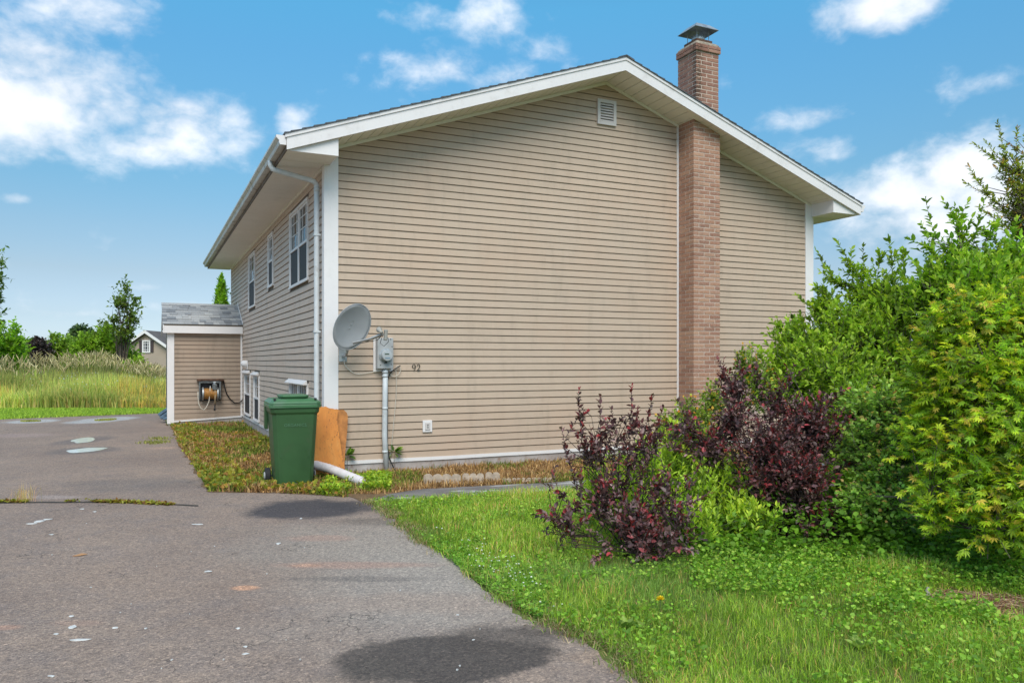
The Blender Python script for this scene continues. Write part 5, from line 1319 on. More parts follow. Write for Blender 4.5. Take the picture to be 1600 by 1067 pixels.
# clover by the drive edge with white heads
cl = [(640, 830), (700, 850), (770, 880), (830, 905), (860, 945), (850, 975), (800, 950), (745, 912), (690, 868)]
CL = [gpt(*p) for p in cl]
X, Y, d = fan(60000, 4.2, 7.2, 600, 900, 1); k = inpoly(X, Y, CL); X, Y = X[k][:5200], Y[k][:5200]; n_ = len(X)
D = nrm_(np.stack([rng.normal(size=n_), rng.normal(size=n_), .2+.2*rng.random(n_)], 1))
V, T, C_ = leaves(np.stack([X, Y, .01+.035*rng.random(n_)], 1), D, .012+.009*rng.random(n_), pick([(.07, .20, .035), (.11, .28, .05), (.16, .34, .07)], n_, .15), OVAL, 1.25, 1.5, .25)
o = np_mesh('clover', V, T, C_, LM, None, 'stuff'); tag(o, 'patch of white clover along the driveway edge', 'clover')
def blob_mesh(pts, r, col, name, mat, label, cat):
    mb = MB()
    for p_ in pts:
        rr_ = r*random.uniform(.7, 1.25); c = Vector(p_)
        mb.v += [tuple(c+Vector(q)*rr_) for q in ((1,0,0),(0,1,0),(-1,0,0),(0,-1,0),(0,0,1),(0,0,-.8),(.7,.7,.5),(-.7,.7,.5),(-.7,-.7,.5),(.7,-.7,.5))]
        b = len(mb.v)-10; mb.f += [(b, b+6, b+4), (b+6, b+1, b+4), (b+1, b+7, b+4), (b+7, b+2, b+4), (b+2, b+8, b+4), (b+8, b+3, b+4), (b+3, b+9, b+4), (b+9, b, b+4), (b, b+5, b+1), (b+1, b+5, b+2), (b+2, b+5, b+3), (b+3, b+5, b), (b, b+1, b+6), (b+1, b+2, b+7), (b+2, b+3, b+8), (b+3, b, b+9)]
    o = mb.build(name, mat, kind='stuff'); tag(o, label, cat); return o
pts = []
for _ in range(85):
    px, py = random.gauss(785, 42), 0
    py = 868+(px-740)*.62+random.gauss(0, 13)
    g_ = G(px, py)
    if inpoly(np.array([g_.x]), np.array([g_.y]), LAWN)[0]: pts.append((g_.x, g_.y, random.uniform(.045, .075)))
blob_mesh(pts, .006, None, 'clover_flowers', simple('clover_white', (.72, .72, .60), .8, .1, 50), 'white clover heads dotted beside the driveway edge', 'flowers')
# ---- weeds and dry litter in the beds
W1 = [(x, y) for x, y in ([ (EXL, ET0)]+BEDE[::-1][:9]+[gpt(545, 779), (-.02, -.25), (-.02, ET0)])]
def bedfill(poly, n0, rngpx, d0, d1, colsD, colsG, gfrac, hh, name, label, ws=.006):
    X, Y, d = fan(n0, d0, d1, *rngpx); k = inpoly(X, Y, poly); X, Y, d = X[k], Y[k], d[k]; n_ = len(X)
    gr = np.clip((vnoise(X, Y, .5, 5)*.7+vnoise(X, Y, .17, 6)*.5-.6+gfrac)*3, 0, 1); isg = rng.random(n_) < gr
    c = pick(colsD, n_, .2); cg = pick(colsG, n_, .18); c[isg] = cg[isg]
    h = hh*(.35+.9*rng.random(n_)**1.5)*(.7+.6*vnoise(X, Y, .3, 8))
    o = blades(name, np.stack([X, Y, np.full(n_, .006)], 1), h, ws*(.7+.9*rng.random(n_)), 1.3, c, DM); tag(o, label, 'weeds'); return X, Y
DRY = [(.42, .25, .10), (.34, .20, .08), (.26, .15, .07), (.50, .34, .16), (.20, .12, .06)]; GRN = [(.17, .22, .035), (.12, .18, .03), (.23, .26, .045), (.10, .14, .03)]
bedfill(W1, 60000, (240, 600), 8.6, 19.5, DRY, GRN, .12, .10, 'bed_weeds', 'brown and yellow-green weeds in the bed by the side entry', .014)
X, Y, d = fan(30000, 8.6, 19.5, 240, 600); q = vnoise(X, Y, .55, 51)*.6+vnoise(X, Y, .2, 52)*.5; near = np.array([min(math.hypot(a-b_[0], c-b_[1]) for b_ in wobble(BEDE, 0, .3)) for a, c in zip(X[:16000], Y[:16000])]); X, Y, q = X[:16000], Y[:16000], q[:16000]
k = inpoly(X, Y, W1) & ((near < .55) | (q > .70)); X, Y = X[k], Y[k]; n_ = len(X)
D = nrm_(np.stack([rng.normal(size=n_), rng.normal(size=n_), .4+.5*rng.random(n_)], 1))
V, T, C_ = leaves(np.stack([X, Y, .01+.06*rng.random(n_)], 1), D, .03+.045*rng.random(n_), pick([(.15, .20, .028), (.11, .17, .025), (.20, .22, .04), (.22, .15, .05)], n_, .2), OVAL, .9, .6, .6)
o = np_mesh('bed_edge_weeds', V, T, C_, LM, None, 'stuff'); tag(o, 'yellow-green broad-leaved weeds edging the bed beside the driveway', 'weeds')
B2 = [gpt(578, 783), PT[1], PT[2], PT[3], PT[4], PT[5], (9.5, -.01), (0, -.01), (0.0, -.35), gpt(500, 774)]
bedfill(B2, 60000, (490, 1200), 8.8, 13.5, DRY, GRN, -.04, .080, 'dry_border_grass', 'orange-brown dry grass between the walkway and the gable wall', .008)
# green clump at the pipe's mouth
X, Y, d = fan(20000, 8.7, 10.0, 480, 610); q = vnoise(X, Y, .3, 61); k = inpoly(X, Y, B2) & (q > .38); X, Y = X[k][:5200], Y[k][:5200]; n_ = len(X)
D = nrm_(np.stack([rng.normal(size=n_), rng.normal(size=n_), .6+.5*rng.random(n_)], 1)); zz = .10*rng.random(n_)
V, T, C_ = leaves(np.stack([X, Y, zz], 1), D, .02+.03*rng.random(n_), pick([(.14, .28, .03), (.20, .36, .04), (.10, .20, .03), (.26, .36, .05)], n_, .2), OVAL, .8, .6, .6)
o = np_mesh('pipe_weeds', V, T, C_, LM, None, 'stuff'); tag(o, 'bright green weeds round the open end of the drain pipe', 'weeds')
# weeds in the drive seam
sx = [p_ for p_ in wobble([xy(G(*p)) for p in [(-30, 786), (30, 785), (60, 785), (140, 785), (200, 786), (268, 789)]], .02, .03, 8)]
sx = np.array(sx); i = rng.integers(0, len(sx), 2600); X, Y = sx[i, 0]+rng.normal(size=2600)*.02, sx[i, 1]+rng.normal(size=2600)*.02
keep = vnoise(X, Y, .35, 71) > .42; X, Y = X[keep], Y[keep]; n_ = len(X)
D = nrm_(np.stack([rng.normal(size=n_), rng.normal(size=n_), .5*rng.random(n_)], 1))
V, T, C_ = leaves(np.stack([X, Y, .006+.02*rng.random(n_)], 1), D, .014+.028*rng.random(n_), pick([(.16, .22, .04), (.22, .27, .05), (.12, .13, .04), (.16, .10, .05)], n_, .2), OVAL, .8, 1, .5)
o = np_mesh('seam_weeds', V, T, C_, LM, None, 'stuff'); tag(o, 'line of small weeds growing in the seam across the driveway', 'weeds')
def tuft(px, py, n_, h, spread, cols, name, label, cat, w_=.004, lean=1.0, group=None):
    c = G(px, py); P_ = np.stack([c.x+rng.normal(size=n_)*spread, c.y+rng.normal(size=n_)*spread, np.zeros(n_)], 1)
    o = blades(name, P_-np.array([c.x, c.y, 0]), h*(.5+.6*rng.random(n_)), np.full(n_, w_), lean, pick(cols, n_, .2), GM, kind=None)
    o.location = (c.x, c.y, 0); tag(o, label, cat, group); return o
tuft(35, 784, 90, .24, .06, [(.30, .27, .10), (.22, .24, .08), (.34, .25, .14)], 'weed_tuft', 'wispy straw-coloured weed tuft in the driveway seam', 'weed', .003, 1.1)
for (px, py, n1_, lb) in ((242, 692, 260, 'yellow-green weed patch in the driveway near the bed edge'), (250, 686, 120, 'small grassy sprig just behind the yellow-green patch in the driveway')):
    tuft(px, py, n1_, .07, .12, [(.10, .15, .04), (.13, .17, .05)], 'weed_patch', lb, 'weed', .014, 1.4)
for (px, py, lb) in ((165, 656.6, 'green algae tuft standing in the farther right puddle'), (48, 658.6, 'green algae tuft standing in the far left puddle')):
    c = G(px, py); n_ = 700; P_ = np.stack([rng.normal(size=n_), rng.normal(size=n_), np.zeros(n_)], 1)*np.array([.12, .12, 0])
    rr_ = .22 if px > 100 else .24
    P_ = np.zeros((n_, 3)); a = rng.random(n_)*6.28; q = np.sqrt(rng.random(n_))*rr_; sc_ = 1.0 if px > 100 else .45
    P_[:, 0] = RGT.x*np.cos(a)*q+FWD.x*np.sin(a)*q*sc_*1.6; P_[:, 1] = RGT.y*np.cos(a)*q+FWD.y*np.sin(a)*q*sc_*1.6; P_[:, 2] = .01
    o = blades('algae_patch', P_, .02+.03*rng.random(n_), np.full(n_, .012), 1.2, pick([(.12, .17, .04), (.17, .22, .06)], n_, .2), GM, kind=None); o.location = (c.x, c.y, 0); tag(o, lb, 'weed')
# single broad-leaved plants
def rosette(px, py, n_, L_, rise, cols, name, label, cat, z0=0., width=.9, tmpl=OVAL):
    c = G(px, py); a = np.linspace(0, 6.28, n_, endpoint=False)+rng.random(n_)*.5
    D = nrm_(np.stack([np.cos(a), np.sin(a), rise*(.6+.8*rng.random(n_))], 1)); P_ = D*.01+np.array([0, 0, z0])
    V, T, C_ = leaves(P_, D, .68*L_*(.7+.5*rng.random(n_)), pick(cols, n_, .15), tmpl, width, 1, .15)
    o = np_mesh(name, V, T, C_, LM); o.location = c; tag(o, label, cat); return o
DG = [(.08, .17, .035), (.10, .20, .045), (.13, .23, .06)]
rosette(978, 990, 7, .13, 1.6, DG, 'dock_plant', 'pale broad-leaved dock standing up in the lawn, left of the pair', 'weed', width=.6)
rosette(1008, 992, 7, .11, 1.2, DG, 'dock_plant', 'broad-leaved dock low in the lawn below the yellow flower', 'weed', width=.6)
rosette(915, 905, 9, .12, .8, DG, 'dock_plant', 'spreading broad-leaved plant in the lawn near the middle of the clover', 'weed', width=.6)
rosette(1415, 1010, 9, .12, .9, DG, 'dock_plant', 'broad-leaved plant in the lawn below the bare red soil', 'weed', width=.6)
rosette(1345, 1015, 8, .12, 1.0, [(.2, .34, .12)], 'dock_plant', 'greyish broad-leaved plant left of the rightmost dock', 'weed', width=.5)
# fern-like sprouts on the wall
for (x_, y_, z_, lb) in ((wallpt(541, 700).x, -.06, wallpt(541, 712).z, 'small dark sprout poking out beside the leaning plywood'), (wallpt(614, 700).x, -.06, wallpt(614, 706).z, 'green leafy sprout beside the foot of the conduit')):
    n_ = 16; D = nrm_(np.stack([.4+rng.normal(size=n_)*.6, -.3+rng.normal(size=n_)*.3, .4+rng.normal(size=n_)*.5], 1))
    V, T, C_ = leaves(D*.02, D, .08+.05*rng.random(n_), pick([(.05, .12, .03), (.10, .22, .04)], n_, .2), LANCE, 1.6, 1, .3)
    st, stt = sticks(np.array([[0, 0, -z_+.01]]), np.array([[0., 0, 0]]), np.array([.004]), np.array([.002])); V, T, C_ = merge([(V, T, C_), (st, stt, np.full((6, 3), .05))])
    o = np_mesh('sprout', V, T, C_, LM); o.location = (x_, y_, z_); tag(o, lb, 'weed')
# yellow flower
c = G(1031, 966); fl = thing('dandelion', 'single yellow dandelion flower in the lawn', 'flower', c)
mb = MB(); mb.tube([(0, 0, 0), (.004, 0, .115)], .002, 6); mb.build('stem', bark_g, fl)
ym = simple('dandelion_yellow', (.90, .66, .01), .7, .05)
n_ = 60; a = rng.random(n_)*6.28; e = rng.random(n_)*1.2; D = np.stack([np.cos(a)*np.cos(e), np.sin(a)*np.cos(e), np.sin(e)], 1)
V, T, C_ = leaves(np.tile([[.004, 0, .11]], (n_, 1)), D, np.full(n_, .028), np.tile([[.85, .5, .01]], (n_, 1)), OVAL, .35, 1, .2); np_mesh('petals', V, T, C_, ym, fl)
# cut stump
c = G(1448, 938); mb = MB(); mb.tube([(0, 0, 0), (.004, 0, .05), (.012, 0, .085)], [.02, .016, .008], 9); o = mb.build('cut_stub', simple('grey_dead_wood', (.35, .31, .27), .9, .2, 30), None); o.location = c; tag(o, 'short grey cut wood stub at the edge of the bare soil', 'stump')
# dead twigs on the bare soil
n_ = 420; X, Y, d = fan(6000, 4.3, 5.6, 1400, 1700); k = inpoly(X, Y, bare); X, Y = X[k][:n_], Y[k][:n_]; n_ = len(X); a = rng.random(n_)*6.28; L_ = .03+.12*rng.random(n_)
A = np.stack([X, Y, np.full(n_, .012)], 1); B = A+np.stack([np.cos(a)*L_, np.sin(a)*L_, .02*rng.random(n_)], 1); V, T = sticks(A, B, np.full(n_, .003), np.full(n_, .0015))
o = np_mesh('dead_twigs', V, T, pick([(.4, .25, .16), (.25, .14, .09), (.5, .38, .26)], n_).repeat(6, 0), DM, None, 'stuff'); tag(o, 'tan dead twigs and chips over the bare red soil', 'twigs')

# ------------------------------------------------------------------ the shrub border at the right
PUR = [(.055, .022, .028), (.085, .038, .044), (.040, .020, .024), (.13, .08, .082), (.10, .036, .040)]
PURT = [(.19, .022, .028), (.13, .025, .03), (.09, .025, .03)]
gb = G(985, 862)
shrub('purple_sand_cherry', 'open purple-leaved shrub with bare stems in front of the chimney end of the walkway', 'shrub', gb,
   [(885, 800, 5.95, 36, 30), (940, 770, 6.1, 45, 40), (1000, 800, 5.9, 60, 42), (1060, 800, 5.9, 42, 40), (1010, 850, 5.8, 52, 24), (925, 690, 6.25, 24, 30), (905, 655, 6.3, 11, 16), (945, 680, 6.3, 16, 50), (995, 655, 6.2, 14, 42), (1018, 680, 6.15, 16, 34), (985, 720, 6.1, 28, 44), (955, 740, 6.1, 24, 24), (888, 682, 6.2, 14, 12), (865, 735, 6.15, 12, 10), (1035, 755, 6.0, 34, 40)],
   290, 12, .048, PUR, PURT, OVAL, LMp, .24, bark_p, .66, .9, .6, .95, .1, False, 30, .009, shoots=[(900, 800, 845, 752, 6.0), (905, 780, 878, 672, 6.2), (930, 740, 906, 612, 6.3), (940, 720, 938, 622, 6.3), (960, 730, 985, 606, 6.2), (985, 730, 1018, 622, 6.2), (960, 700, 955, 640, 6.3), (1000, 740, 1034, 640, 6.1), (1020, 800, 1100, 700, 6.0), (890, 820, 846, 800, 5.9), (1040, 800, 1110, 770, 5.9), (950, 850, 925, 880, 5.8), (1040, 830, 1075, 862, 5.7)])
gb = G(1225, 842)
shrub('purple_sand_cherry', 'dense purple-leaved shrub in the middle of the border, between green shrubs', 'shrub', gb,
   [(1205, 690, 6.7, 75, 60), (1270, 660, 6.8, 62, 50), (1140, 650, 6.9, 36, 48), (1150, 600, 7.0, 26, 34), (1132, 580, 7.0, 13, 20), (1260, 760, 6.5, 55, 52), (1110, 690, 6.8, 36, 34), (1290, 800, 6.4, 38, 34), (1215, 620, 7.0, 34, 32), (1070, 660, 6.9, 22, 40), (1245, 730, 6.5, 62, 40), (1185, 745, 6.6, 45, 30)],
   1040, 12, .047, PUR, PURT, OVAL, LMp, .27, bark_p, .66, .7, .9, .9, .15, False, 34, .012, shoots=[(1160, 640, 1122, 562, 7.0), (1160, 620, 1150, 556, 7.0), (1190, 620, 1180, 575, 7.0), (1100, 700, 1062, 628, 6.9), (1100, 700, 1040, 660, 6.9), (1280, 650, 1322, 610, 6.8), (1300, 680, 1335, 660, 6.7), (1230, 620, 1240, 570, 7.0), (1090, 720, 1050, 690, 6.8), (1280, 780, 1330, 800, 6.4), (1240, 790, 1260, 838, 6.3), (1300, 740, 1345, 720, 6.6)])
YG = [(.18, .33, .04), (.13, .26, .035), (.25, .42, .055), (.10, .21, .03)]
gb = G(1010, 800)
shrub('leafy_perennials', 'pale green lance-leaved perennials behind the open purple shrub', 'plant', gb,
   [(975, 755, 6.9, 45, 55), (1040, 740, 6.9, 60, 60), (930, 745, 7.0, 24, 36), (1100, 770, 6.7, 55, 52), (1060, 700, 7.3, 55, 45), (1175, 800, 6.4, 45, 36), (1000, 800, 6.5, 70, 34), (915, 755, 7.0, 10, 30), (1085, 820, 6.2, 60, 26), (1130, 745, 6.8, 40, 34)],
   1250, 14, .062, YG, [(.30, .46, .05), (.24, .42, .06)], LANCE, LM, .26, bark_g, 1.25, 1.6, .35, .95, .0, False, 40, .005)
gb = G(1090, 760)
shrub('rose_bush', 'loose green rose bush flecked with orange beside the foot of the chimney', 'shrub', gb,
   [(1085, 655, 7.9, 40, 42), (1045, 665, 8.0, 28, 34), (1115, 620, 8.0, 26, 30), (1060, 700, 7.7, 44, 40), (1165, 570, 8.1, 30, 34), (1190, 600, 8.0, 34, 40), (1100, 690, 7.5, 45, 40)],
   950, 12, .034, [(.13, .24, .05), (.18, .30, .06), (.09, .18, .04)], [(.45, .30, .05), (.50, .22, .05), (.25, .36, .05)], OVAL, LM, .20, bark_g, 1, .6, .7, .9, .1, False, 24, .007, tipfrac=.85)
DK = [(.10, .21, .028), (.15, .29, .035), (.075, .165, .026), (.20, .35, .05)]; TIPG = [(.20, .37, .04), (.15, .30, .035), (.26, .42, .06)]
gb = G(1310, 745)
shrub('honeysuckle_shrub', 'large dense green shrub against the right end of the gable wall', 'shrub', gb,
   [(1245, 560, 9.0, 55, 70), (1235, 525, 9.3, 32, 32), (1315, 520, 9.0, 80, 58), (1300, 590, 8.5, 90, 75), (1390, 540, 8.8, 80, 90), (1360, 455, 9.2, 50, 30), (1290, 470, 9.2, 30, 28), (1420, 600, 8.4, 60, 80), (1350, 660, 8.0, 80, 70), (1215, 580, 9.0, 26, 34), (1450, 700, 7.6, 80, 80), (1340, 760, 7.2, 80, 60), (1400, 480, 9.0, 60, 50)],
   3100, 12, .072, DK, TIPG, OVAL, LM, .27, bark, .62, .9, .8, .75, .05, True, 34, .016, shoots=[(1335, 460, 1278, 394, 9.2), (1345, 450, 1309, 380, 9.2), (1370, 460, 1350, 384, 9.2), (1395, 460, 1388, 374, 9.1), (1290, 500, 1246, 462, 9.2), (1330, 450, 1283, 425, 9.2), (1300, 480, 1275, 445, 9.2), (1370, 440, 1372, 392, 9.2), (1320, 450, 1330, 392, 9.2), (1230, 540, 1206, 500, 9.2), (1410, 440, 1412, 392, 9.0), (1200, 580, 1183, 540, 9.0)])
gb = G(1480, 760)
shrub('viburnum_shrub', 'tall bright green shrub behind the yellow maple, second tallest at the right', 'shrub', gb,
   [(1500, 425, 8.6, 60, 45), (1570, 420, 8.6, 60, 45), (1500, 385, 8.6, 26, 30), (1440, 440, 8.6, 36, 28), (1520, 450, 8.3, 90, 60), (1600, 420, 8.4, 60, 60), (1590, 480, 8.0, 70, 60)],
   1250, 12, .080, [(.08, .19, .025), (.12, .27, .03), (.17, .34, .045)], TIPG, OVAL, LM, .30, bark, .60, 1.0, .8, .8, .05, True, 26, .018, shoots=[(1500, 410, 1448, 312, 8.7), (1500, 400, 1474, 318, 8.7), (1510, 400, 1492, 325, 8.6), (1480, 430, 1420, 375, 8.7), (1480, 440, 1424, 405, 8.7), (1515, 400, 1538, 316, 8.6), (1520, 410, 1556, 350, 8.6), (1560, 420, 1552, 352, 8.6), (1580, 420, 1590, 345, 8.5), (1500, 380, 1512, 318, 8.6), (1470, 420, 1440, 350, 8.6)])
gb = G(1640, 752)
shrub('wild_cherry_tree', 'tallest tree at the right edge, thin dark branches against the sky', 'tree', gb,
   [(1600, 300, 8.9, 30, 40), (1620, 350, 8.8, 40, 40), (1660, 250, 8.9, 45, 70), (1590, 400, 8.7, 30, 30)],
   340, 13, .054, [(.10, .18, .035), (.14, .23, .045), (.18, .26, .06)], [(.20, .28, .06), (.26, .20, .08)], OVAL, LM, .24, bark, .50, .8, .8, .9, .1, False, 26, .022, crownname='crown', shoots=[(1600, 380, 1560, 197, 9.0), (1605, 360, 1590, 203, 9.0), (1600, 330, 1523, 228, 9.0), (1600, 300, 1540, 222, 9.0), (1610, 400, 1508, 288, 9.0), (1600, 350, 1516, 262, 9.0), (1590, 370, 1530, 325, 8.9), (1610, 340, 1568, 232, 8.9), (1600, 300, 1600, 215, 8.9), (1600, 420, 1560, 350, 8.8), (1610, 260, 1622, 190, 8.9), (1590, 300, 1556, 262, 8.9), (1610, 380, 1575, 300, 8.9)])
gb = G(1385, 800)
shrub('wild_rose', 'bluish green rose bush with dry orange flower heads left of the yellow maple', 'shrub', gb,
   [(1385, 640, 6.6, 48, 52), (1350, 690, 6.5, 42, 45), (1415, 700, 6.4, 46, 50), (1380, 745, 6.3, 50, 42), (1330, 640, 6.8, 30, 40), (1430, 640, 6.5, 30, 40), (1350, 780, 6.2, 50, 36), (1400, 790, 6.1, 50, 40)],
   1300, 12, .040, [(.15, .31, .08), (.20, .38, .10), (.11, .23, .06)], [(.22, .40, .10), (.55, .33, .17), (.28, .44, .10)], OVAL, LM, .20, bark, 1.0, .4, .9, .7, .2, False, 24, .008, tipfrac=.9)
gb = G(1580, 862)
shrub('japanese_maple', 'yellow-green maple with finely cut leaves at the right edge of the lawn', 'tree', gb,
   [(1520, 500, 5.6, 85, 50), (1600, 500, 5.5, 80, 60), (1470, 540, 5.7, 60, 50), (1560, 570, 5.4, 110, 60), (1480, 620, 5.6, 70, 55), (1600, 650, 5.2, 110, 70), (1500, 700, 5.4, 80, 55), (1450, 690, 5.6, 45, 40), (1540, 770, 5.2, 80, 50), (1620, 760, 5.0, 90, 70), (1580, 830, 5.0, 60, 30), (1690, 600, 5.3, 90, 120), (1440, 600, 5.8, 34, 46), (1430, 660, 5.8, 30, 40), (1460, 790, 5.4, 50, 34)],
   2700, 8, .054, [(.17, .34, .03), (.13, .29, .035), (.25, .42, .03), (.10, .22, .035)], [(.32, .44, .03), (.28, .44, .03), (.38, .36, .08), (.22, .40, .03)], PALM, LM, .22, bark, 1.0, .15, 1.0, .55, .35, True, 22, .016, crownname='crown', tipfrac=.6, shoots=[(1480, 520, 1412, 486, 5.8), (1470, 560, 1405, 540, 5.8), (1450, 600, 1392, 606, 5.8), (1460, 640, 1388, 668, 5.7), (1450, 700, 1384, 716, 5.7), (1480, 740, 1408, 770, 5.5), (1500, 500, 1470, 452, 5.7), (1560, 480, 1530, 446, 5.6), (1500, 800, 1450, 832, 5.3), (1540, 830, 1500, 868, 5.1), (1590, 470, 1600, 440, 5.6)])
# creeper and dark ground cover beneath
X, Y, d = fan(60000, 4.9, 9.5, 1060, 1800)
fr = 5.75-.25*(vnoise(X, Y, .8, 81)); px_ = HX+((X-CAM.x)*RGT.x+(Y-CAM.y)*RGT.y)/d*FOC
fr = np.where(px_ > 1300, 5.55-.4*np.clip((px_-1300)/300, 0, 1), 5.75)+.35*(vnoise(X, Y, .5, 82)-.5)
k = (d > fr) & (rng.random(len(X)) < .8); X, Y, d, fr, px_ = X[k][:24000], Y[k][:24000], d[k][:24000], fr[k][:24000], px_[k][:24000]; n_ = len(X)
hh = np.clip((d-fr)*.9, .03, .38)*(.5+.7*vnoise(X, Y, .3, 83)); Z = hh*(.35+.65*rng.random(n_))
D = nrm_(np.stack([-FWD.x*.5+rng.normal(size=n_)*.8, -FWD.y*.5+rng.normal(size=n_)*.8, .25+.3*rng.normal(size=n_)], 1))
V, T, C_ = leaves(np.stack([X, Y, Z], 1), D, .028+.032*rng.random(n_), pick([(.07, .18, .024), (.09, .23, .03), (.045, .11, .018), (.12, .28, .035)], n_, .2), OVAL, 1.0, 1.0, .45)
o = np_mesh('ground_cover', V, T, C_, LM, None, 'stuff'); tag(o, 'dark green creeping ground cover under the shrub border', 'ground cover')
X, Y, d = fan(26000, 4.3, 6.2, 1080, 1750); q = vnoise(X, Y, .4, 91)
px_ = HX+((X-CAM.x)*RGT.x+(Y-CAM.y)*RGT.y)/d*FOC
k = ((d > 5.0-.7*np.clip((px_-1080)/500, 0, 1)) & (q > .3)) & ~inpoly(X, Y, bare); X, Y = X[k], Y[k]; n_ = len(X)
D = nrm_(np.stack([rng.normal(size=n_), rng.normal(size=n_), .3+.3*rng.random(n_)], 1))
V, T, C_ = leaves(np.stack([X, Y, .02+.09*rng.random(n_)], 1), D, .013+.022*rng.random(n_)**1.5, pick([(.10, .25, .03), (.14, .31, .04), (.07, .18, .03), (.19, .33, .06)], n_, .25), OVAL, .85, 1.0, .6)
o = np_mesh('low_seedlings', V, T, C_, LM, None, 'stuff'); tag(o, 'low green seedlings where the lawn meets the shrub border', 'weeds')
# dead branches hanging under the shrubs
for (a, b_, lb) in (((1440, 745), (1490, 785), 'bare brown branch reaching out under the rose bush'), ((1370, 775), (1430, 790), 'thin dead branch low under the green shrubs')):
    A_, B_ = W(*a, 6.0), W(*b_, 5.75); mb = MB(); md = (A_+B_)/2+Vector((0, 0, .03)); mb.tube([A_, md, B_], [.008, .006, .003], 6); mb.tube([md, md+(B_-A_)*.3+Vector((0, 0, -.06))], [.004, .002], 5)
    o = mb.build('dead_branch', bark, None); tag(o, lb, 'branch')

# ------------------------------------------------------------------ the field and what grows beyond
# mown strip
X, Y, d = fan(60000, 19.5, 26.5, -260, 265); far = np.array([FARE[0], FARE[3]]); fx = (far[1]-far[0]); 
side_ = fx[0]*(Y-far[0][1])-fx[1]*(X-far[0][0]); k = side_ < 0; X, Y, d = X[k], Y[k], d[k]; n_ = len(X)
o = blades('mown_verge', np.stack([X, Y, np.zeros(n_)], 1), .05+.05*rng.random(n_), np.full(n_, .02), .9, pick([(.13, .26, .03), (.18, .33, .04), (.10, .20, .03)], n_, .15), GM); tag(o, 'mown green verge at the far edge of the driveway', 'grass')
# tall grass
X, Y, d = fan(75000, 24.8, 52, -300, 300, 1.5); n_ = len(X); px_ = HX+((X-CAM.x)*RGT.x+(Y-CAM.y)*RGT.y)/d*FOC
k = px_ < 262+(d-24)*1.2; X, Y, d, px_ = X[k], Y[k], d[k], px_[k]; n_ = len(X)
hn_ = vnoise(X, Y, 2.5, 101); h = (.75+.55*hn_)*(.7+.5*rng.random(n_)); h *= np.clip(.45+(d-24.8)*.35, .45, 1)*np.clip(1.15-(px_-130)/300, .62, 1.1)
g = pick([(.15, .26, .05), (.20, .32, .06), (.12, .21, .045), (.25, .34, .07), (.28, .30, .09)], n_, .15)
pt = vnoise(X, Y, 1.6, 103)[:, None]; g = g*(.40+1.0*pt)*np.array([1, 1, 1.25])
yel = (vnoise(X, Y, 2.2, 105) > .72) & (rng.random(n_) < .4); g[yel] = pick([(.32, .36, .08), (.28, .26, .08)], n_, .1)[yel]
o = blades('tall_grass', np.stack([X, Y, np.zeros(n_)], 1), h, .02+.02*rng.random(n_), .45, g, GM); tag(o, 'tall uncut meadow grass beyond the driveway', 'grass')
# seed heads standing over it
X, Y, d = fan(13000, 27, 50, -300, 300, .8); px_ = HX+((X-CAM.x)*RGT.x+(Y-CAM.y)*RGT.y)/d*FOC
k = (px_ < 240+(d-24)*1.0) & (vnoise(X, Y, 3.2, 107) > .22) & (rng.random(len(X)) < .6); X, Y = X[k], Y[k]; n_ = len(X); H_ = 1.1+.5*vnoise(X, Y, 2, 109)+.45*rng.random(n_); H_ *= np.clip(1.15-(px_[k]-130)/300, .60, 1.05)
ln = rng.normal(size=(n_, 3))*np.array([.12, .12, 0]); A = np.stack([X, Y, H_-.28], 1); B = A+np.array([0, 0, .26])+ln; mid = (A+B)/2
V1, T1 = sticks(A-np.array([0, 0, .9]), A, np.full(n_, .006), np.full(n_, .005)); V2, T2 = sticks(A, mid, np.full(n_, .008), np.full(n_, .022)); V3, T3 = sticks(mid, B, np.full(n_, .022), np.full(n_, .004))
tc_ = pick([(.50, .44, .22), (.42, .36, .19), (.58, .52, .30), (.36, .32, .17)], n_, .12).repeat(6, 0); V, T, C_ = merge([(V1, T1, pick([(.30, .32, .12)], n_).repeat(6, 0)), (V2, T2, tc_), (V3, T3, tc_)])
o = np_mesh('seed_heads', V, T, C_, DM, None, 'stuff'); tag(o, 'tan feathery seed heads over the tall grass', 'grass')
# white umbels
pts = []
for _ in range(150):
    px = random.gauss(155, 55); dd = random.uniform(25.2, 29.5); p_ = W(px, 0, dd); pts.append((p_.x, p_.y, random.uniform(.25, 1.15)))
blob_mesh(pts, .018, None, 'wild_carrot_flowers', simple('umbel_white', (.62, .64, .55), .9, .1), 'small white wildflowers among the tall grass', 'flowers')
def far_bush(name, label, cat, px, d, lobes, nt_, cols, tips, leaf=.16, tmpl=OVAL, mat=None, K=7, twig=.6, up=.5, surf=.6, nb=12, br=.05, w_=.9, outw=.8, group=None, crownname='foliage', opposite=False, droop=0):
    b = W(px, 0, d); return shrub(name, label, cat, (b.x, b.y, 0), [(q[0], q[1], d, q[2], q[3]) for q in lobes], nt_, K, leaf, cols, tips, tmpl, mat, twig, bark, w_, up, outw, surf, droop, opposite, nb, br, group, crownname=crownname)
FG = [(.10, .21, .035), (.14, .28, .04), (.075, .16, .03)]; FT = [(.18, .34, .05), (.14, .28, .04)]
far_bush('leafy_tree', 'bright green leafy tree at the left edge above the tall grass', 'tree', 0, 34, [(0, 535, 40, 34), (25, 545, 22, 22), (-40, 530, 40, 50), (10, 565, 30, 20), (22, 508, 5, 16), (28, 528, 6, 8)], 900, [(.13, .30, .035), (.10, .22, .03), (.18, .38, .045)], [(.20, .40, .05)], .17, crownname='crown')
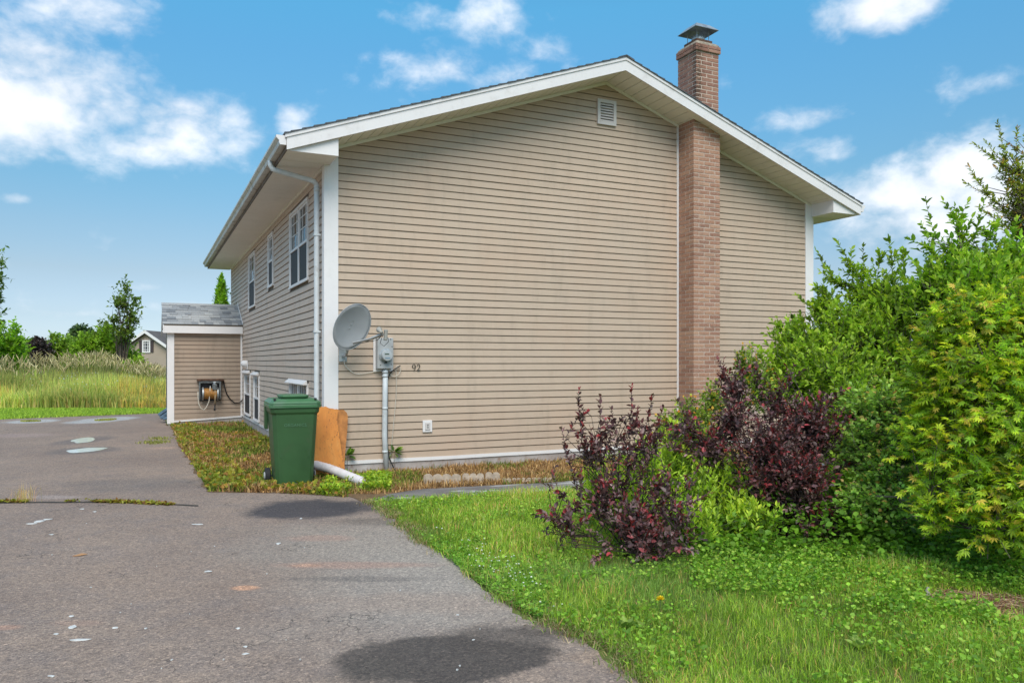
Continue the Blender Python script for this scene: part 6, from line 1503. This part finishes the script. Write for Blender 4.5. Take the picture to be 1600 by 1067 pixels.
far_bush('overhanging_tree', 'tree with drooping dark leaves reaching in at the left edge of the sky', 'tree', -60, 30, [(-8, 410, 18, 8), (-4, 430, 16, 10), (-8, 452, 20, 10), (-50, 430, 50, 70), (-2, 466, 8, 4), (-40, 500, 40, 40)], 420, [(.05, .11, .035), (.07, .14, .04)], [(.08, .16, .04)], .20, LANCE, K=9, twig=.7, up=.1, w_=1.5, droop=.3, crownname='crown')
far_bush('purple_leaf_tree', 'dark purple-leaved bush among the green ones beyond the field', 'tree', 57, 40, [(57, 545, 20, 18), (45, 552, 12, 12), (70, 550, 10, 12), (62, 532, 8, 8)], 420, [(.035, .026, .030), (.028, .020, .024), (.05, .036, .038)], [(.055, .034, .036)], .17, mat=LMp, crownname='crown')
far_bush('mixed_bush', 'mid green bush just right of the purple one beyond the field', 'bush', 97, 41, [(92, 540, 20, 20), (108, 545, 18, 22), (85, 525, 8, 8), (100, 560, 26, 16)], 650, FG, FT)
far_bush('willow_bush', 'broad light green bush under the slender tree beyond the field', 'bush', 150, 38, [(140, 540, 26, 24), (165, 530, 26, 24), (185, 545, 24, 22), (125, 550, 18, 18), (200, 560, 22, 18), (150, 565, 50, 14), (172, 512, 12, 10)], 1500, [(.12, .25, .035), (.16, .32, .04), (.09, .18, .03)], FT)
far_bush('slender_tree', 'slender airy tree standing highest above the bushes beyond the field', 'tree', 190, 37, [(196, 445, 10, 16), (190, 470, 20, 16), (205, 490, 18, 18), (180, 495, 16, 12), (195, 515, 24, 18), (160, 500, 12, 5), (213, 500, 10, 8), (210, 468, 10, 12)], 170, [(.06, .12, .035), (.09, .17, .045)], [(.12, .20, .05)], .17, K=9, surf=.9, nb=16, w_=.8, crownname='crown')
far_bush('dark_pine', 'bluish dark tree far behind the light green bush', 'tree', 127, 70, [(127, 515, 14, 7), (118, 522, 10, 6), (138, 522, 14, 7), (127, 530, 20, 10)], 420, [(.04, .09, .055), (.06, .12, .06)], [(.07, .13, .07)], .30, crownname='crown')
far_bush('low_bush', 'small yellow-green bush in front of the distant beige house', 'bush', 212, 33, [(205, 570, 18, 10), (218, 565, 10, 10), (228, 578, 10, 8)], 260, [(.15, .27, .04), (.2, .33, .05)], FT, .13)
far_bush('pyramidal_cedar', 'narrow bright green cedar rising behind the side entry roof', 'tree', 346, 27, [(346, 432, 3.2, 8), (346, 445, 6, 12), (346, 460, 9, 16), (346, 480, 11, 18), (346, 505, 13, 25), (346, 540, 14, 30)], 1500, [(.07, .18, .02), (.11, .27, .025), (.15, .33, .03)], [(.18, .36, .03)], .13, LANCE, K=9, twig=.35, up=1.6, surf=.5, nb=8, w_=1.2, outw=.5, crownname='crown')
# woods along the horizon
P_ = []; 
n_ = 26000; a = rng.random(n_)*2*math.pi; R = 170+60*rng.random(n_); X, Y = np.cos(a)*R, np.sin(a)*R
H_ = 2.5+4.5*vnoise(a*60, R*.02, 1.1, 121); Z = rng.random(n_)*H_
D = nrm_(rng.normal(size=(n_, 3))+np.array([0, 0, .5])); V, T, C_ = leaves(np.stack([X, Y, Z], 1), D, 1.2+1.4*rng.random(n_), pick([(.07, .13, .05), (.10, .17, .06), (.05, .10, .045)], n_, .15), OVAL, 1, 1, .8)
o = np_mesh('distant_woods', V, T, C_, LM, None, 'stuff'); tag(o, 'low line of far woods on the horizon', 'woods')
